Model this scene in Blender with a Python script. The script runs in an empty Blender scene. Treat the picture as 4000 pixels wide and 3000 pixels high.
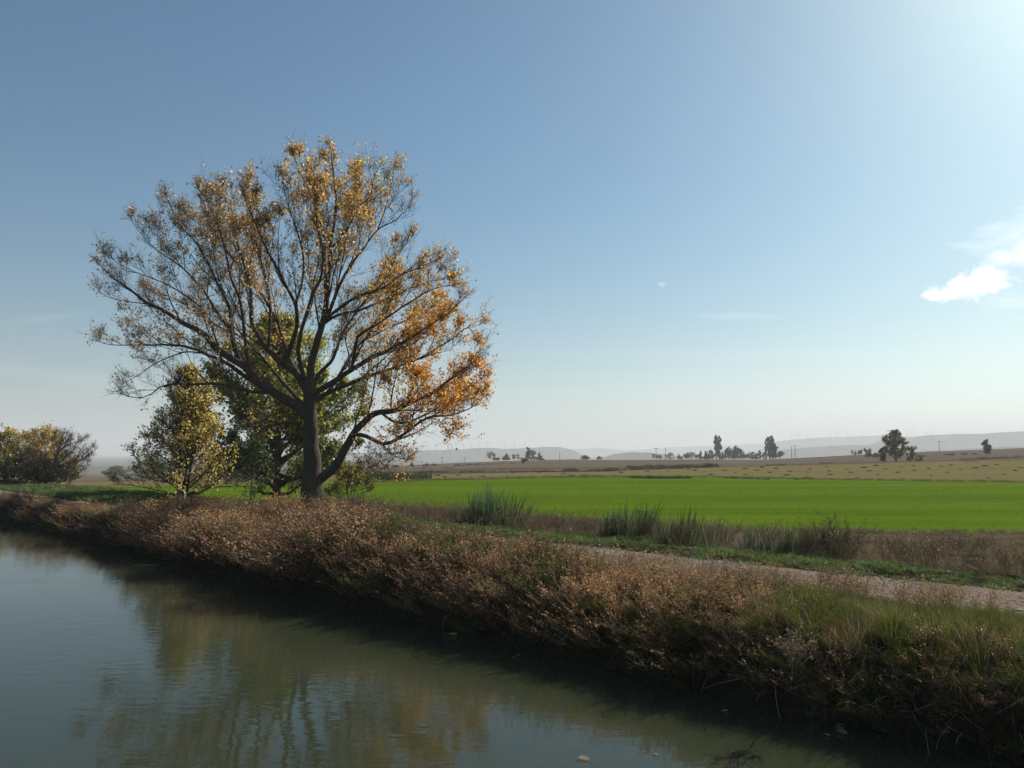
import bpy, math, numpy as np
from mathutils import noise, Vector
rng = np.random.default_rng(11)
scene = bpy.context.scene
COL = scene.collection
PI = math.pi

# ------------------------------------------------------------------ camera frame
FPX, HOR, EYE = 765.0, 453.0, 3.2
TH = math.atan((HOR - 384) / FPX)
CT, ST = math.cos(TH), math.sin(TH)
def ray(px, py):
    a = (px - 512) / FPX; b = (py - 384) / FPX
    y = CT + b * ST; z = ST - b * CT
    return a / y, z / y
def at(px, py, Y):
    dx, dz = ray(px, py)
    return np.array([dx * Y, Y, EYE + dz * Y])
def at4(X, Yp, d): return at(X * .256, Yp * .256, d)
def on_level(px, py, z):
    dx, dz = ray(px, py); Y = (z - EYE) / dz
    return np.array([dx * Y, Y, z])
def proj4(p):
    x, y, z = p[..., 0], p[..., 1], p[..., 2] - EYE
    f = y * CT + z * ST; u = -y * ST + z * CT
    return (512 + FPX * x / f) / .256, (384 - FPX * u / f) / .256
# canal frame: u runs along the canal, w away from the far waterline
DV = np.array([-.714, .700, 0.]); DV /= np.linalg.norm(DV)
NV = np.array([DV[1], -DV[0], 0.])
W0 = 9.5
def uw(u, w, z=0.):
    u = np.asarray(u, float); w = np.asarray(w, float)
    p = u[..., None] * DV + (W0 + w)[..., None] * NV
    p[..., 2] = z
    return p
def to_uw(p): return p[..., 0] * DV[0] + p[..., 1] * DV[1], p[..., 0] * NV[0] + p[..., 1] * NV[1] - W0
def sstep(x, a, b):
    t = np.clip((np.asarray(x, float) - a) / (b - a), 0, 1); return t * t * (3 - 2 * t)
def nz(x, y, s=1., z=0.): return noise.noise(Vector((x * s, y * s, z)))
def nzv(p, s): return np.array([noise.noise(Vector(q) * s) for q in np.asarray(p).reshape(-1, 3)])

# ------------------------------------------------------------------ object helpers
def tag(o, label=None, cat=None, group=None, kind=None):
    if label: o['label'] = label
    if cat: o['category'] = cat
    if group: o['group'] = group
    if kind: o['kind'] = kind
    return o
def thing(name, loc, label, cat, group=None):
    o = bpy.data.objects.new(name, None); COL.objects.link(o)
    o.location = [float(v) for v in loc]; o.empty_display_size = .2
    return tag(o, label, cat, group)
def origin(o):
    v = np.zeros(3)
    while o is not None:
        v = v + np.array(o.location); o = o.parent
    return v
def mk(name, V, faces, mats, parent=None, tint=None, smooth=False, midx=None, local=False, loc=None):
    V = np.asarray(V, float).reshape(-1, 3)
    if parent is not None and not local: V = V - origin(parent)
    if loc is not None: V = V - np.asarray(loc)
    faces = [np.asarray(f, np.int32) for f in faces if len(f)]
    loops = np.concatenate([f.ravel() for f in faces])
    cnt = np.concatenate([np.full(len(f), f.shape[1], np.int32) for f in faces])
    st = np.concatenate([[0], np.cumsum(cnt)[:-1]]).astype(np.int32)
    me = bpy.data.meshes.new(name)
    me.vertices.add(len(V)); me.vertices.foreach_set('co', V.astype(np.float32).ravel())
    me.loops.add(len(loops)); me.loops.foreach_set('vertex_index', loops)
    me.polygons.add(len(cnt)); me.polygons.foreach_set('loop_start', st)
    if midx is not None: me.polygons.foreach_set('material_index', np.asarray(midx, np.int32))
    if smooth: me.polygons.foreach_set('use_smooth', np.ones(len(cnt), bool))
    me.update(calc_edges=True)
    for m in (mats if isinstance(mats, (list, tuple)) else [mats]): me.materials.append(m)
    if tint is not None:
        a = me.color_attributes.new('tint', 'FLOAT_COLOR', 'POINT')
        t = np.ones((len(V), 4), np.float32); t[:, :3] = tint
        a.data.foreach_set('color', t.ravel())
    o = bpy.data.objects.new(name, me); COL.objects.link(o)
    if parent is not None: o.parent = parent
    if loc is not None: o.location = [float(v) for v in loc]
    return o
class Acc:
    def __init__(s): s.V = []; s.F = {}; s.T = []; s.n = 0; s.order = []
    def add(s, V, faces, tint=None, mi=0):
        V = np.asarray(V, float).reshape(-1, 3)
        for f in faces:
            if len(f): s.order.append((np.asarray(f) + s.n, mi))
        s.V.append(V); s.n += len(V)
        t = np.empty((len(V), 3)); t[:] = (1, 1, 1) if tint is None else tint
        s.T.append(t)
    def build(s, name, mats, parent=None, smooth=False, loc=None):
        midx = np.concatenate([np.full(len(f), m) for f, m in s.order])
        return mk(name, np.concatenate(s.V), [f for f, m in s.order], mats, parent, np.concatenate(s.T), smooth, midx, loc=loc)
def unit(v): return v / np.maximum(np.linalg.norm(v, axis=-1, keepdims=True), 1e-9)
def tubes(P, R, S=3):
    P = np.asarray(P, float); R = np.asarray(R, float)
    if P.ndim == 2: P = P[None]; R = R[None]
    T, K, _ = P.shape
    tan = unit(np.gradient(P, axis=1))
    av = unit(P[:, -1] - P[:, 0])
    ref = np.where(np.abs(av[:, 2:3]) < .8, np.array([[0, 0, 1.]]), np.array([[1., .13, 0]]))[:, None]
    a = unit(np.cross(tan, np.broadcast_to(ref, tan.shape))); b = np.cross(tan, a)
    an = 2 * PI * np.arange(S) / S
    ring = P[:, :, None] + R[:, :, None, None] * (a[:, :, None] * np.cos(an)[:, None] + b[:, :, None] * np.sin(an)[:, None])
    t, k, j = np.meshgrid(np.arange(T), np.arange(K - 1), np.arange(S), indexing='ij')
    i0 = (t * K + k) * S + j; i1 = (t * K + k) * S + (j + 1) % S
    return ring.reshape(-1, 3), np.stack([i0, i1, i1 + S, i0 + S], -1).reshape(-1, 4)
def kites(C, A, size, wid=.8, tilt=None):
    """leaf-shaped quads: centre C, main axis A"""
    C = np.asarray(C, float); N = len(C)
    A = unit(A); r = unit(rng.normal(size=(N, 3)))
    B = unit(np.cross(A, r)); size = np.broadcast_to(size, (N,))[:, None]
    V = np.stack([C - A * size * .5, C + B * size * wid * .5 - A * size * .08, C + A * size * .5, C - B * size * wid * .5 - A * size * .08], 1)
    f = np.arange(N * 4).reshape(N, 4)
    return V.reshape(-1, 3), f
def box(cx, cy, cz, sx, sy, sz):
    x, y, z = sx / 2, sy / 2, sz / 2
    V = np.array([[-x, -y, -z], [x, -y, -z], [x, y, -z], [-x, y, -z], [-x, -y, z], [x, -y, z], [x, y, z], [-x, y, z]]) + (cx, cy, cz)
    return V, np.array([[0, 3, 2, 1], [4, 5, 6, 7], [0, 1, 5, 4], [1, 2, 6, 5], [2, 3, 7, 6], [3, 0, 4, 7]])

# ------------------------------------------------------------------ materials
def new_mat(name):
    m = bpy.data.materials.new(name); m.use_nodes = True
    nt = m.node_tree; nt.nodes.clear()
    out = nt.nodes.new('ShaderNodeOutputMaterial')
    return m, nt, out
def N(nt, typ, **kw):
    n = nt.nodes.new(typ)
    for k, v in kw.items():
        if k.startswith('i_'): n.inputs[k[2:].replace('_', ' ')].default_value = v
        else: setattr(n, k, v)
    return n
def ramp(nt, fac, stops):
    r = nt.nodes.new('ShaderNodeValToRGB')
    e = r.color_ramp.elements
    while len(e) < len(stops): e.new(.5)
    for el, (p, c) in zip(e, stops): el.position = p; el.color = (*c, 1)
    nt.links.new(fac, r.inputs[0]); return r.outputs[0]
def mapped(nt, scale, rot=0.):
    tc = nt.nodes.new('ShaderNodeNewGeometry')
    mp = N(nt, 'ShaderNodeMapping'); mp.inputs['Scale'].default_value = scale; mp.inputs['Rotation'].default_value = (0, 0, rot)
    nt.links.new(tc.outputs['Position'], mp.inputs[0]); return mp.outputs[0]
def noise_tex(nt, vec, sc, detail=4, rough=.6):
    n = N(nt, 'ShaderNodeTexNoise'); n.inputs['Scale'].default_value = sc; n.inputs['Detail'].default_value = detail; n.inputs['Roughness'].default_value = rough
    nt.links.new(vec, n.inputs['Vector']); return n.outputs['Fac']
def mixc(nt, a, b, fac, mode='MIX'):
    m = N(nt, 'ShaderNodeMix', data_type='RGBA', blend_type=mode)
    for s, v in ((m.inputs[0], fac), (m.inputs[6], a), (m.inputs[7], b)):
        if hasattr(v, 'links'): nt.links.new(v, s)
        elif isinstance(v, (int, float)): s.default_value = v
        else: s.default_value = (*v, 1)
    return m.outputs[2]
def leaf_mat(name, trans=.45, gloss=.05, rough=.4):
    m, nt, out = new_mat(name)
    at_ = N(nt, 'ShaderNodeAttribute', attribute_name='tint')
    d = N(nt, 'ShaderNodeBsdfDiffuse'); t = N(nt, 'ShaderNodeBsdfTranslucent'); g = N(nt, 'ShaderNodeBsdfGlossy'); g.inputs['Roughness'].default_value = rough
    g.inputs['Color'].default_value = (.9, .9, .9, 1)
    m1 = N(nt, 'ShaderNodeMixShader'); m1.inputs[0].default_value = trans
    m2 = N(nt, 'ShaderNodeMixShader'); m2.inputs[0].default_value = gloss
    L = nt.links.new
    L(at_.outputs['Color'], d.inputs['Color']); L(at_.outputs['Color'], t.inputs['Color'])
    L(d.outputs[0], m1.inputs[1]); L(t.outputs[0], m1.inputs[2]); L(m1.outputs[0], m2.inputs[1]); L(g.outputs[0], m2.inputs[2]); L(m2.outputs[0], out.inputs[0])
    return m
def soil_mat(name, stops, sc=(1, 1, 1), nscale=2., rot=0., bump=.3, bscale=20., rough=.95, dist=.05, second=None, detail=5):
    m, nt, out = new_mat(name)
    v = mapped(nt, sc, rot)
    f = noise_tex(nt, v, nscale, detail)
    c = ramp(nt, f, stops)
    if second:
        c2s, sc2, rot2, ns2, amt = second
        f2 = noise_tex(nt, mapped(nt, sc2, rot2), ns2, 3)
        c = mixc(nt, c, ramp(nt, f2, c2s), amt, 'MULTIPLY')
    p = N(nt, 'ShaderNodeBsdfPrincipled'); p.inputs['Roughness'].default_value = rough; p.inputs['Specular IOR Level'].default_value = .0
    nt.links.new(c, p.inputs['Base Color'])
    fb = noise_tex(nt, mapped(nt, (1, 1, 1)), bscale, 4)
    b = N(nt, 'ShaderNodeBump'); b.inputs['Strength'].default_value = bump; b.inputs['Distance'].default_value = dist
    nt.links.new(fb, b.inputs['Height']); nt.links.new(b.outputs[0], p.inputs['Normal'])
    nt.links.new(p.outputs[0], out.inputs[0]); return m
def bark_mat(name, c0, c1):
    m, nt, out = new_mat(name)
    v = mapped(nt, (9, 9, 1.6))
    f = noise_tex(nt, v, 2.2, 6, .65)
    p = N(nt, 'ShaderNodeBsdfPrincipled'); p.inputs['Roughness'].default_value = .9; p.inputs['Specular IOR Level'].default_value = .2
    nt.links.new(ramp(nt, f, [(.3, c0), (.72, c1)]), p.inputs['Base Color'])
    b = N(nt, 'ShaderNodeBump'); b.inputs['Strength'].default_value = .8; b.inputs['Distance'].default_value = .05
    nt.links.new(f, b.inputs['Height']); nt.links.new(b.outputs[0], p.inputs['Normal'])
    nt.links.new(p.outputs[0], out.inputs[0]); return m
M_LEAF = leaf_mat('leaf', .66, .04)
M_GRASS = leaf_mat('grass_blade', .45, .03, .5)
M_DRY = leaf_mat('dry_weed', .5, .02, .5)
M_BARK = bark_mat('bark', (.035, .027, .020), (.115, .092, .07))
M_BARK2 = bark_mat('bark_pale', (.05, .042, .032), (.13, .11, .085))

# ------------------------------------------------------------------ world
SUN_AZ, SUN_EL = 47.0, 36.0      # degrees right of the view direction (+Y), elevation
sd = np.array([math.sin(math.radians(SUN_AZ)) * math.cos(math.radians(SUN_EL)), math.cos(math.radians(SUN_AZ)) * math.cos(math.radians(SUN_EL)), math.sin(math.radians(SUN_EL))])
world = bpy.data.worlds.new('World'); scene.world = world; world.use_nodes = True
nt = world.node_tree; nt.nodes.clear(); L = nt.links.new
wo = nt.nodes.new('ShaderNodeOutputWorld'); bg = nt.nodes.new('ShaderNodeBackground'); L(bg.outputs[0], wo.inputs[0])
bg.inputs[1].default_value = .080
sky = nt.nodes.new('ShaderNodeTexSky'); sky.sky_type = 'NISHITA'; sky.sun_disc = False
sky.sun_elevation = math.radians(SUN_EL); sky.sun_rotation = math.radians(SUN_AZ)
sky.air_density = 1.0; sky.dust_density = 1.7; sky.ozone_density = 1.6; sky.altitude = 700
tc = nt.nodes.new('ShaderNodeTexCoord')
sx = nt.nodes.new('ShaderNodeSeparateXYZ'); L(tc.outputs['Generated'], sx.inputs[0])
def math_(op, a, b=None, clamp=False):
    n = nt.nodes.new('ShaderNodeMath'); n.operation = op; n.use_clamp = clamp
    for i, v in enumerate((a, b)):
        if v is None: continue
        if hasattr(v, 'links'): L(v, n.inputs[i])
        else: n.inputs[i].default_value = v
    return n.outputs[0]
ysafe = math_('MAXIMUM', sx.outputs[1], .02)
gx = math_('DIVIDE', sx.outputs[0], ysafe); gz = math_('DIVIDE', sx.outputs[2], ysafe)
front = math_('GREATER_THAN', sx.outputs[1], .05)
cmb = nt.nodes.new('ShaderNodeCombineXYZ'); L(gx, cmb.inputs[0]); L(gz, cmb.inputs[1])
def cloud(px, py, hw, hh, nsc, amp, soft, stretch=(1, 1), seed=0., slope=0.):
    cx, cz = ray(px, py)
    mp = nt.nodes.new('ShaderNodeMapping'); mp.inputs['Scale'].default_value = (stretch[0], stretch[1], 1); mp.inputs['Location'].default_value = (seed, seed * .7, 0)
    L(cmb.outputs[0], mp.inputs[0])
    nn = nt.nodes.new('ShaderNodeTexNoise'); nn.inputs['Scale'].default_value = nsc; nn.inputs['Detail'].default_value = 7; nn.inputs['Roughness'].default_value = .6
    L(mp.outputs[0], nn.inputs['Vector'])
    dx = math_('DIVIDE', math_('SUBTRACT', gx, cx), hw / FPX)
    dz0 = math_('SUBTRACT', math_('SUBTRACT', gz, cz), math_('MULTIPLY', math_('SUBTRACT', gx, cx), slope))
    dz = math_('DIVIDE', dz0, hh / FPX)
    r = math_('SQRT', math_('ADD', math_('POWER', math_('ABSOLUTE', dx), 2.), math_('POWER', math_('ABSOLUTE', dz), 2.)))
    r2 = math_('ADD', r, math_('MULTIPLY', math_('SUBTRACT', nn.outputs['Fac'], .5), amp))
    t = math_('DIVIDE', math_('SUBTRACT', 1.0, r2), soft, clamp=True)
    return math_('MULTIPLY', t, front)
def acc_clouds(specs):
    tot = None
    for s, k in specs:
        c = math_('MULTIPLY', cloud(**s), k)
        tot = c if tot is None else math_('MAXIMUM', tot, c)
    return math_('MINIMUM', tot, 1.)
clouds = acc_clouds([
    (dict(px=974, py=286, hw=46, hh=15, nsc=46, amp=1.9, soft=.6, stretch=(1, 1.5), slope=.16), 1.0),
    (dict(px=988, py=277, hw=24, hh=13, nsc=60, amp=1.6, soft=.5, stretch=(1, 1.4), seed=2.), 1.0),
    (dict(px=940, py=295, hw=22, hh=7, nsc=60, amp=1.6, soft=.6, seed=4.), .95),
    (dict(px=1030, py=252, hw=60, hh=17, nsc=26, amp=2.2, soft=1.1, stretch=(1, 2.), slope=.2), .95),
    (dict(px=1030, py=228, hw=80, hh=24, nsc=18, amp=2.6, soft=1.8, stretch=(1, 2.6), seed=3., slope=.3), .7),
    (dict(px=1010, py=300, hw=46, hh=10, nsc=24, amp=2.4, soft=1.6, stretch=(.6, 3), seed=6.), .35),
    (dict(px=662, py=284, hw=5, hh=3, nsc=120, amp=2.2, soft=1.2), .3),
    (dict(px=735, py=316, hw=50, hh=4, nsc=30, amp=2.8, soft=2.2, stretch=(.4, 4), seed=5.), .24),
    (dict(px=45, py=318, hw=60, hh=6, nsc=14, amp=2.5, soft=1.8, stretch=(.5, 4), seed=8., slope=.1), .13),
    (dict(px=60, py=376, hw=90, hh=10, nsc=12, amp=2.5, soft=1.8, stretch=(.4, 4), seed=9., slope=-.12), .13),
    (dict(px=800, py=355, hw=330, hh=9, nsc=10, amp=2.6, soft=2., stretch=(.3, 5), seed=12.), .14),
])
hs = nt.nodes.new('ShaderNodeHueSaturation'); hs.inputs['Saturation'].default_value = 1.2
L(sky.outputs[0], hs.inputs['Color'])
wb = nt.nodes.new('ShaderNodeMix'); wb.data_type = 'RGBA'; wb.blend_type = 'MULTIPLY'; wb.inputs[0].default_value = 1.; wb.inputs[7].default_value = (.765, .985, .925, 1)
L(hs.outputs[0], wb.inputs[6])
mx = nt.nodes.new('ShaderNodeMix'); mx.data_type = 'RGBA'
L(clouds, mx.inputs[0]); bw = nt.nodes.new('ShaderNodeRGBToBW'); L(wb.outputs[2], bw.inputs[0])
cw = nt.nodes.new('ShaderNodeCombineColor')
for k_, v_ in enumerate((.94, 1.0, 1.05)): L(math_('MULTIPLY', bw.outputs[0], v_), cw.inputs[k_])
el_ = math_('DIVIDE', math_('SUBTRACT', .42, sx.outputs[2]), .42, clamp=True)
hzm = nt.nodes.new('ShaderNodeMix'); hzm.data_type = 'RGBA'
L(math_('MULTIPLY', math_('POWER', el_, 3.), .75), hzm.inputs[0]); L(wb.outputs[2], hzm.inputs[6]); L(cw.outputs[0], hzm.inputs[7])
L(hzm.outputs[2], mx.inputs[6]); mx.inputs[7].default_value = (13.2, 13.5, 13.8, 1)
L(mx.outputs[2], bg.inputs[0])
sun = bpy.data.lights.new('sun', 'SUN'); sun.energy = 5.0; sun.angle = math.radians(.55); sun.color = (1, .93, .82)
so = bpy.data.objects.new('sun', sun); COL.objects.link(so)
so.rotation_euler = Vector(sd).to_track_quat('Z', 'Y').to_euler()
cam = bpy.data.cameras.new('camera'); cam.sensor_width = 36; cam.lens = 36 * FPX / 1024; cam.clip_end = 60000; cam.clip_start = .1
co = bpy.data.objects.new('camera', cam); COL.objects.link(co); co.location = (0, 0, EYE); co.rotation_euler = (PI / 2 + TH, 0, 0)
scene.camera = co
scene.view_settings.view_transform = 'Standard'; scene.view_settings.look = 'None'; scene.view_settings.exposure = 0.35; scene.view_settings.gamma = 1
cy = scene.cycles
cy.use_denoising = True; cy.max_bounces = 8; cy.diffuse_bounces = 3; cy.glossy_bounces = 3; cy.transmission_bounces = 4; cy.volume_bounces = 1; cy.caustics_reflective = False; cy.caustics_refractive = False

# ------------------------------------------------------------------ far ground (rows follow the field edges)
az = np.radians(np.concatenate([np.arange(-42.5, 40, .35), np.arange(40, 132, 4.)]))
azc = np.clip(az, -math.atan(512 / FPX), math.atan(512 / FPX))
pxs = 512 + FPX * np.tan(azc)
dirs = np.stack([np.sin(az), np.cos(az)], 1)
nd = np.maximum(dirs @ NV[:2], .03)
def row_w(w): return np.minimum((W0 + w) / nd, 330)
def row_px(xs, ys, z): # depth along the view for an edge seen at y on level z
    y = np.interp(pxs, xs, ys); return (EYE - z) * FPX / (y - HOR) / np.cos(azc)
e_near = np.interp(pxs, [0, 190, 330, 640, 760, 900, 1024], [11, 11, 16, 17.5, 18.5, 21.5, 25])
r0 = row_w(8.0); r1 = np.maximum(row_w(e_near), r0 + 1)
r2 = np.maximum(row_px([0, 123, 370, 560, 700, 760, 850, 1024], [487, 486.5, 481.8, 477, 476.8, 478, 479.8, 482], .2), r1 + 2)
r3 = np.maximum(140 / np.cos(azc), r2 + 20)
rs = np.maximum(380 / np.cos(azc), r3 + 60)
def z_at(xs, ys, Y): return EYE - (np.interp(pxs, xs, ys) - HOR) / FPX * Y
z3 = z_at([0, 135, 370, 500, 560, 730, 850, 1024], [482, 481.5, 476, 473, 472, 467, 465, 460.5], 140)
zs = z_at([0, 135, 230, 330, 370, 440, 500, 560, 760, 800, 850, 930, 1024], [479, 478.5, 473.5, 468.8, 467.7, 464, 461, 460, 459.4, 457.5, 455, 451.5, 448], 380)
one = np.ones_like(az)
keys = [(r0, .68 * one), (r1, .2 * one), (r2, .2 * one), (r3, z3), (rs, zs), (rs * 1.5, zs - 4), (rs * 2.3, -22 * one), (np.maximum(11500 * one, 0), -22 * one)]
divs = [8, 14, 10, 24, 4, 6, 12]
rows = []; zz = []; seg = []
for k, dvs in enumerate(divs):
    (ra, za), (rb, zb) = keys[k], keys[k + 1]
    for j in range(dvs + (k == len(divs) - 1)):
        f = j / dvs; fe = f if k not in (6,) else f ** 2
        rows.append(ra + (rb - ra) * fe); fz = f if k < 4 else f * f * (3 - 2 * f)
        zz.append(za + (zb - za) * fz); seg.append(k)
rows = np.array(rows); zz = np.array(zz)
gv = np.stack([rows * dirs[:, 0], rows * dirs[:, 1], zz], -1)
for i in range(len(rows)):
    if seg[i] in (3, 4):
        gv[i, :, 2] += [.35 * nz(a, b, .02, 3.) for a, b in gv[i, :, :2]]
    if seg[i] == 0 and i > 0:
        gv[i, :, 2] += [.14 * nz(a, b, .35, 1.) + .06 * nz(a, b, 1.3, 2.) for a, b in gv[i, :, :2]]
nr, na = rows.shape
i, j = np.meshgrid(np.arange(nr - 1), np.arange(na - 1), indexing='ij')
gf = np.stack([i * na + j, i * na + j + 1, (i + 1) * na + j + 1, (i + 1) * na + j], -1)
segm = np.array(seg)[:-1][:, None] * np.ones((1, na - 1), int)
midx = np.clip(segm, 0, 5).ravel()
M_DITCH = soil_mat('dry_soil', [(.3, (.05, .04, .025)), (.55, (.10, .075, .045)), (.75, (.075, .085, .03))], nscale=.8, bump=.6, bscale=9, dist=.08)
M_FIELD = soil_mat('young_cereal', [(.25, (.074, .128, .008)), (.5, (.092, .150, .009)), (.75, (.112, .172, .012))], sc=(.25, 1.2, 1), nscale=.35, bump=.7, bscale=14, dist=.06,
                   second=([(.40, (.62, .66, .6)), (.60, (1, 1, 1))], (.12, .9, 1), .05, .12, .55))
M_TAN = soil_mat('stubble', [(.3, (.105, .09, .035)), (.48, (.17, .135, .06)), (.6, (.13, .12, .04)), (.75, (.19, .15, .07))], sc=(.10, 1, 1), nscale=.22, bump=.6, bscale=4, dist=.15)
M_PLOUGH = soil_mat('ploughland', [(.34, (.045, .033, .024)), (.46, (.10, .076, .055)), (.56, (.13, .10, .07)), (.68, (.085, .065, .045))], sc=(.10, 1, 1), nscale=.03, rot=-.05, bump=.5, bscale=.8, dist=.4, detail=4)
M_VALLEY = soil_mat('valley', [(.35, (.05, .055, .03)), (.6, (.11, .10, .06))], sc=(.15, 1, 1), nscale=.004, bump=0)
ground = mk('ground', gv, [gf.reshape(-1, 4)], [M_DITCH, M_FIELD, M_TAN, M_PLOUGH, M_PLOUGH, M_VALLEY], smooth=True, midx=midx)
tag(ground, kind='structure')
# land on the camera's own side of the canal
gu, gw = np.meshgrid(np.linspace(-1500, 400, 40), np.array([-13., -13.8, -15, -20, -60, -400, -1500]), indexing='ij')
gz_ = np.interp(-gw, [13, 13.8, 15, 20, 2000], [-.5, .6, 1.1, 1.2, 1.2])
V = uw(gu, gw, gz_); a_, b_ = gu.shape
i, j = np.meshgrid(np.arange(a_ - 1), np.arange(b_ - 1), indexing='ij')
nb = mk('ground', V, [np.stack([i * b_ + j, i * b_ + j + 1, (i + 1) * b_ + j + 1, (i + 1) * b_ + j], -1).reshape(-1, 4)], M_DITCH); tag(nb, kind='structure')

# ------------------------------------------------------------------ bank of the canal
def path_mid(u): return 4.2 - 2.5 * sstep(u, 18, 38)
def path_half(u): return 1.25 - .2 * sstep(u, 3, 7) - .5 * sstep(u, 18, 36)
def bank_z(u, w):
    base = np.interp(w, [-1.2, -.4, -.1, .12, .35, .7, 1.3, 2.2, 6., 7.4, 9.5], [-1.2, -.6, -.1, .35, .68, .86, .95, 1.0, 1.0, .88, .6])
    return base
us = np.concatenate([np.arange(-14, 60, .25), np.arange(60, 260, 4.)])
ws = np.concatenate([np.arange(-1.2, 9.61, .15)])
U, W = np.meshgrid(us, ws, indexing='ij')
Z = bank_z(U, W)
nn_ = np.array([[.10 * nz(u, w, .9, 5) + .05 * nz(u, w, 2.6, 7) for w in ws] for u in us])
onpath = 1 - sstep(np.abs(W - path_mid(U)), path_half(U) * .9, path_half(U) * 1.25)
Z = Z + nn_ * (1 - .8 * onpath) - .05 * onpath
edge = .22 * np.array([nz(u, 0, .5, 9) for u in us])[:, None] * (1 - sstep(W, .2, 1.6))
BZ = Z
V = uw(U, W + edge, Z); a_, b_ = U.shape
i, j = np.meshgrid(np.arange(a_ - 1), np.arange(b_ - 1), indexing='ij')
M_BANK = soil_mat('bank_soil', [(.3, (.012, .0095, .006)), (.5, (.028, .022, .014)), (.7, (.034, .036, .015))], nscale=1.3, bump=.8, bscale=12, dist=.06)  # wet soil, darkened further so its colour carries the bank's shade
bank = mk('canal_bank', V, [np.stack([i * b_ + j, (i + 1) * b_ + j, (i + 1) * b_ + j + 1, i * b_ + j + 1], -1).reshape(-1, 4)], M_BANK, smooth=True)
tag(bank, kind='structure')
def bz(u, w):
    iu = np.clip(np.interp(u, us, np.arange(len(us))), 0, len(us) - 1.01); iw = np.clip((np.asarray(w) + 1.2) / .15, 0, len(ws) - 1.01)
    a = iu.astype(int); b = iw.astype(int); fa = iu - a; fb = iw - b
    return (BZ[a, b] * (1 - fa) + BZ[a + 1, b] * fa) * (1 - fb) + (BZ[a, b + 1] * (1 - fa) + BZ[a + 1, b + 1] * fa) * fb
# towpath sheet
pu = np.concatenate([np.arange(-14, 60, .4), np.arange(60, 200, 5.)]); pk = np.linspace(-1, 1, 13)
PU, PK = np.meshgrid(pu, pk, indexing='ij')
PW = path_mid(PU) + PK * path_half(PU) * (1 + .1 * np.array([nz(u, 4, .6) for u in pu])[:, None])
PZ = bz(PU, PW) + .012 - .02 * np.abs(PK) ** 6
M_PATH = soil_mat('gravel_path', [(.3, (.17, .125, .092)), (.5, (.28, .215, .165)), (.7, (.35, .28, .22))], nscale=30, bump=1., bscale=34, dist=.03,
                  second=([(.4, (.6, .6, .55)), (.65, (1, 1, 1))], (1, 1, 1), 0, .7, .8))
V = uw(PU, PW, PZ); a_, b_ = PU.shape
i, j = np.meshgrid(np.arange(a_ - 1), np.arange(b_ - 1), indexing='ij')
tp = mk('path', V, [np.stack([i * b_ + j, (i + 1) * b_ + j, (i + 1) * b_ + j + 1, i * b_ + j + 1], -1).reshape(-1, 4)], M_PATH, smooth=True); tag(tp, kind='structure')
# loose stones
n = 15000
su = rng.uniform(-3, 26, n); sk = rng.uniform(-1.05, 1.05, n)
sw = path_mid(su) + sk * path_half(su)
keep = (np.array([nz(a, b, .9, 2) for a, b in zip(su, sw)]) > -.25 + rng.uniform(-.3, .3, n)); su = su[keep]; sw = sw[keep]; n = len(su)
C = uw(su, sw, bz(su, sw) + .016)
oct_ = np.array([[1, 0, 0], [-1, 0, 0], [0, 1, 0], [0, -1, 0], [0, 0, .7], [0, 0, -.5]])
of = np.array([[0, 2, 4], [2, 1, 4], [1, 3, 4], [3, 0, 4], [2, 0, 5], [1, 2, 5], [3, 1, 5], [0, 3, 5]])
S_ = rng.lognormal(-4.15, .38, n)[:, None, None] * rng.uniform(.7, 1.3, (n, 6, 1))
ang = rng.uniform(0, 2 * PI, n); R = np.zeros((n, 3, 3)); R[:, 0, 0] = np.cos(ang); R[:, 0, 1] = -np.sin(ang); R[:, 1, 0] = np.sin(ang); R[:, 1, 1] = np.cos(ang); R[:, 2, 2] = 1
V = np.einsum('nij,nkj->nki', R, oct_[None] * S_ * np.array([1.2, .85, .8])) + C[:, None]
g_ = rng.uniform(.24, .52, n); tnt = np.repeat(np.stack([g_, g_ * .83, g_ * .68], 1), 6, 0)
M_STONE = leaf_mat('stones', 0., .03, .6)
st = mk('gravel', V, [(np.arange(n)[:, None, None] * 6 + of[None]).reshape(-1, 3)], M_STONE, tint=tnt)
tag(st, 'loose pale stones scattered along the gravel towpath', 'gravel', kind='stuff')

# ------------------------------------------------------------------ water
M_WATER, nt2, out2 = new_mat('canal_water')
pr = N(nt2, 'ShaderNodeBsdfPrincipled'); pr.inputs['Base Color'].default_value = (.034, .041, .022, 1); pr.inputs['Roughness'].default_value = .02; pr.inputs['IOR'].default_value = 1.36
ra_ = math.atan2(DV[1], DV[0])
w1 = noise_tex(nt2, mapped(nt2, (1.0, 2.6, 1), .12), 2.2, 3, .5); w2 = noise_tex(nt2, mapped(nt2, (1.0, 2.2, 1), -.25), 9., 2, .5)
w3 = noise_tex(nt2, mapped(nt2, (.5, .9, 1), .3), .22, 2, .5)
mm = N(nt2, 'ShaderNodeMath', operation='MULTIPLY'); nt2.links.new(w2, mm.inputs[0]); mm.inputs[1].default_value = .16
ad = N(nt2, 'ShaderNodeMath', operation='ADD'); nt2.links.new(w1, ad.inputs[0]); nt2.links.new(mm.outputs[0], ad.inputs[1])
bp = N(nt2, 'ShaderNodeBump'); bp.inputs['Distance'].default_value = .0048
mr = N(nt2, 'ShaderNodeMapRange'); mr.inputs[1].default_value = .35; mr.inputs[2].default_value = .65; mr.inputs[3].default_value = .35; mr.inputs[4].default_value = 1.
nt2.links.new(w3, mr.inputs[0]); nt2.links.new(mr.outputs[0], bp.inputs['Strength'])
nt2.links.new(ad.outputs[0], bp.inputs['Height']); nt2.links.new(bp.outputs[0], pr.inputs['Normal']); nt2.links.new(pr.outputs[0], out2.inputs[0])
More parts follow.
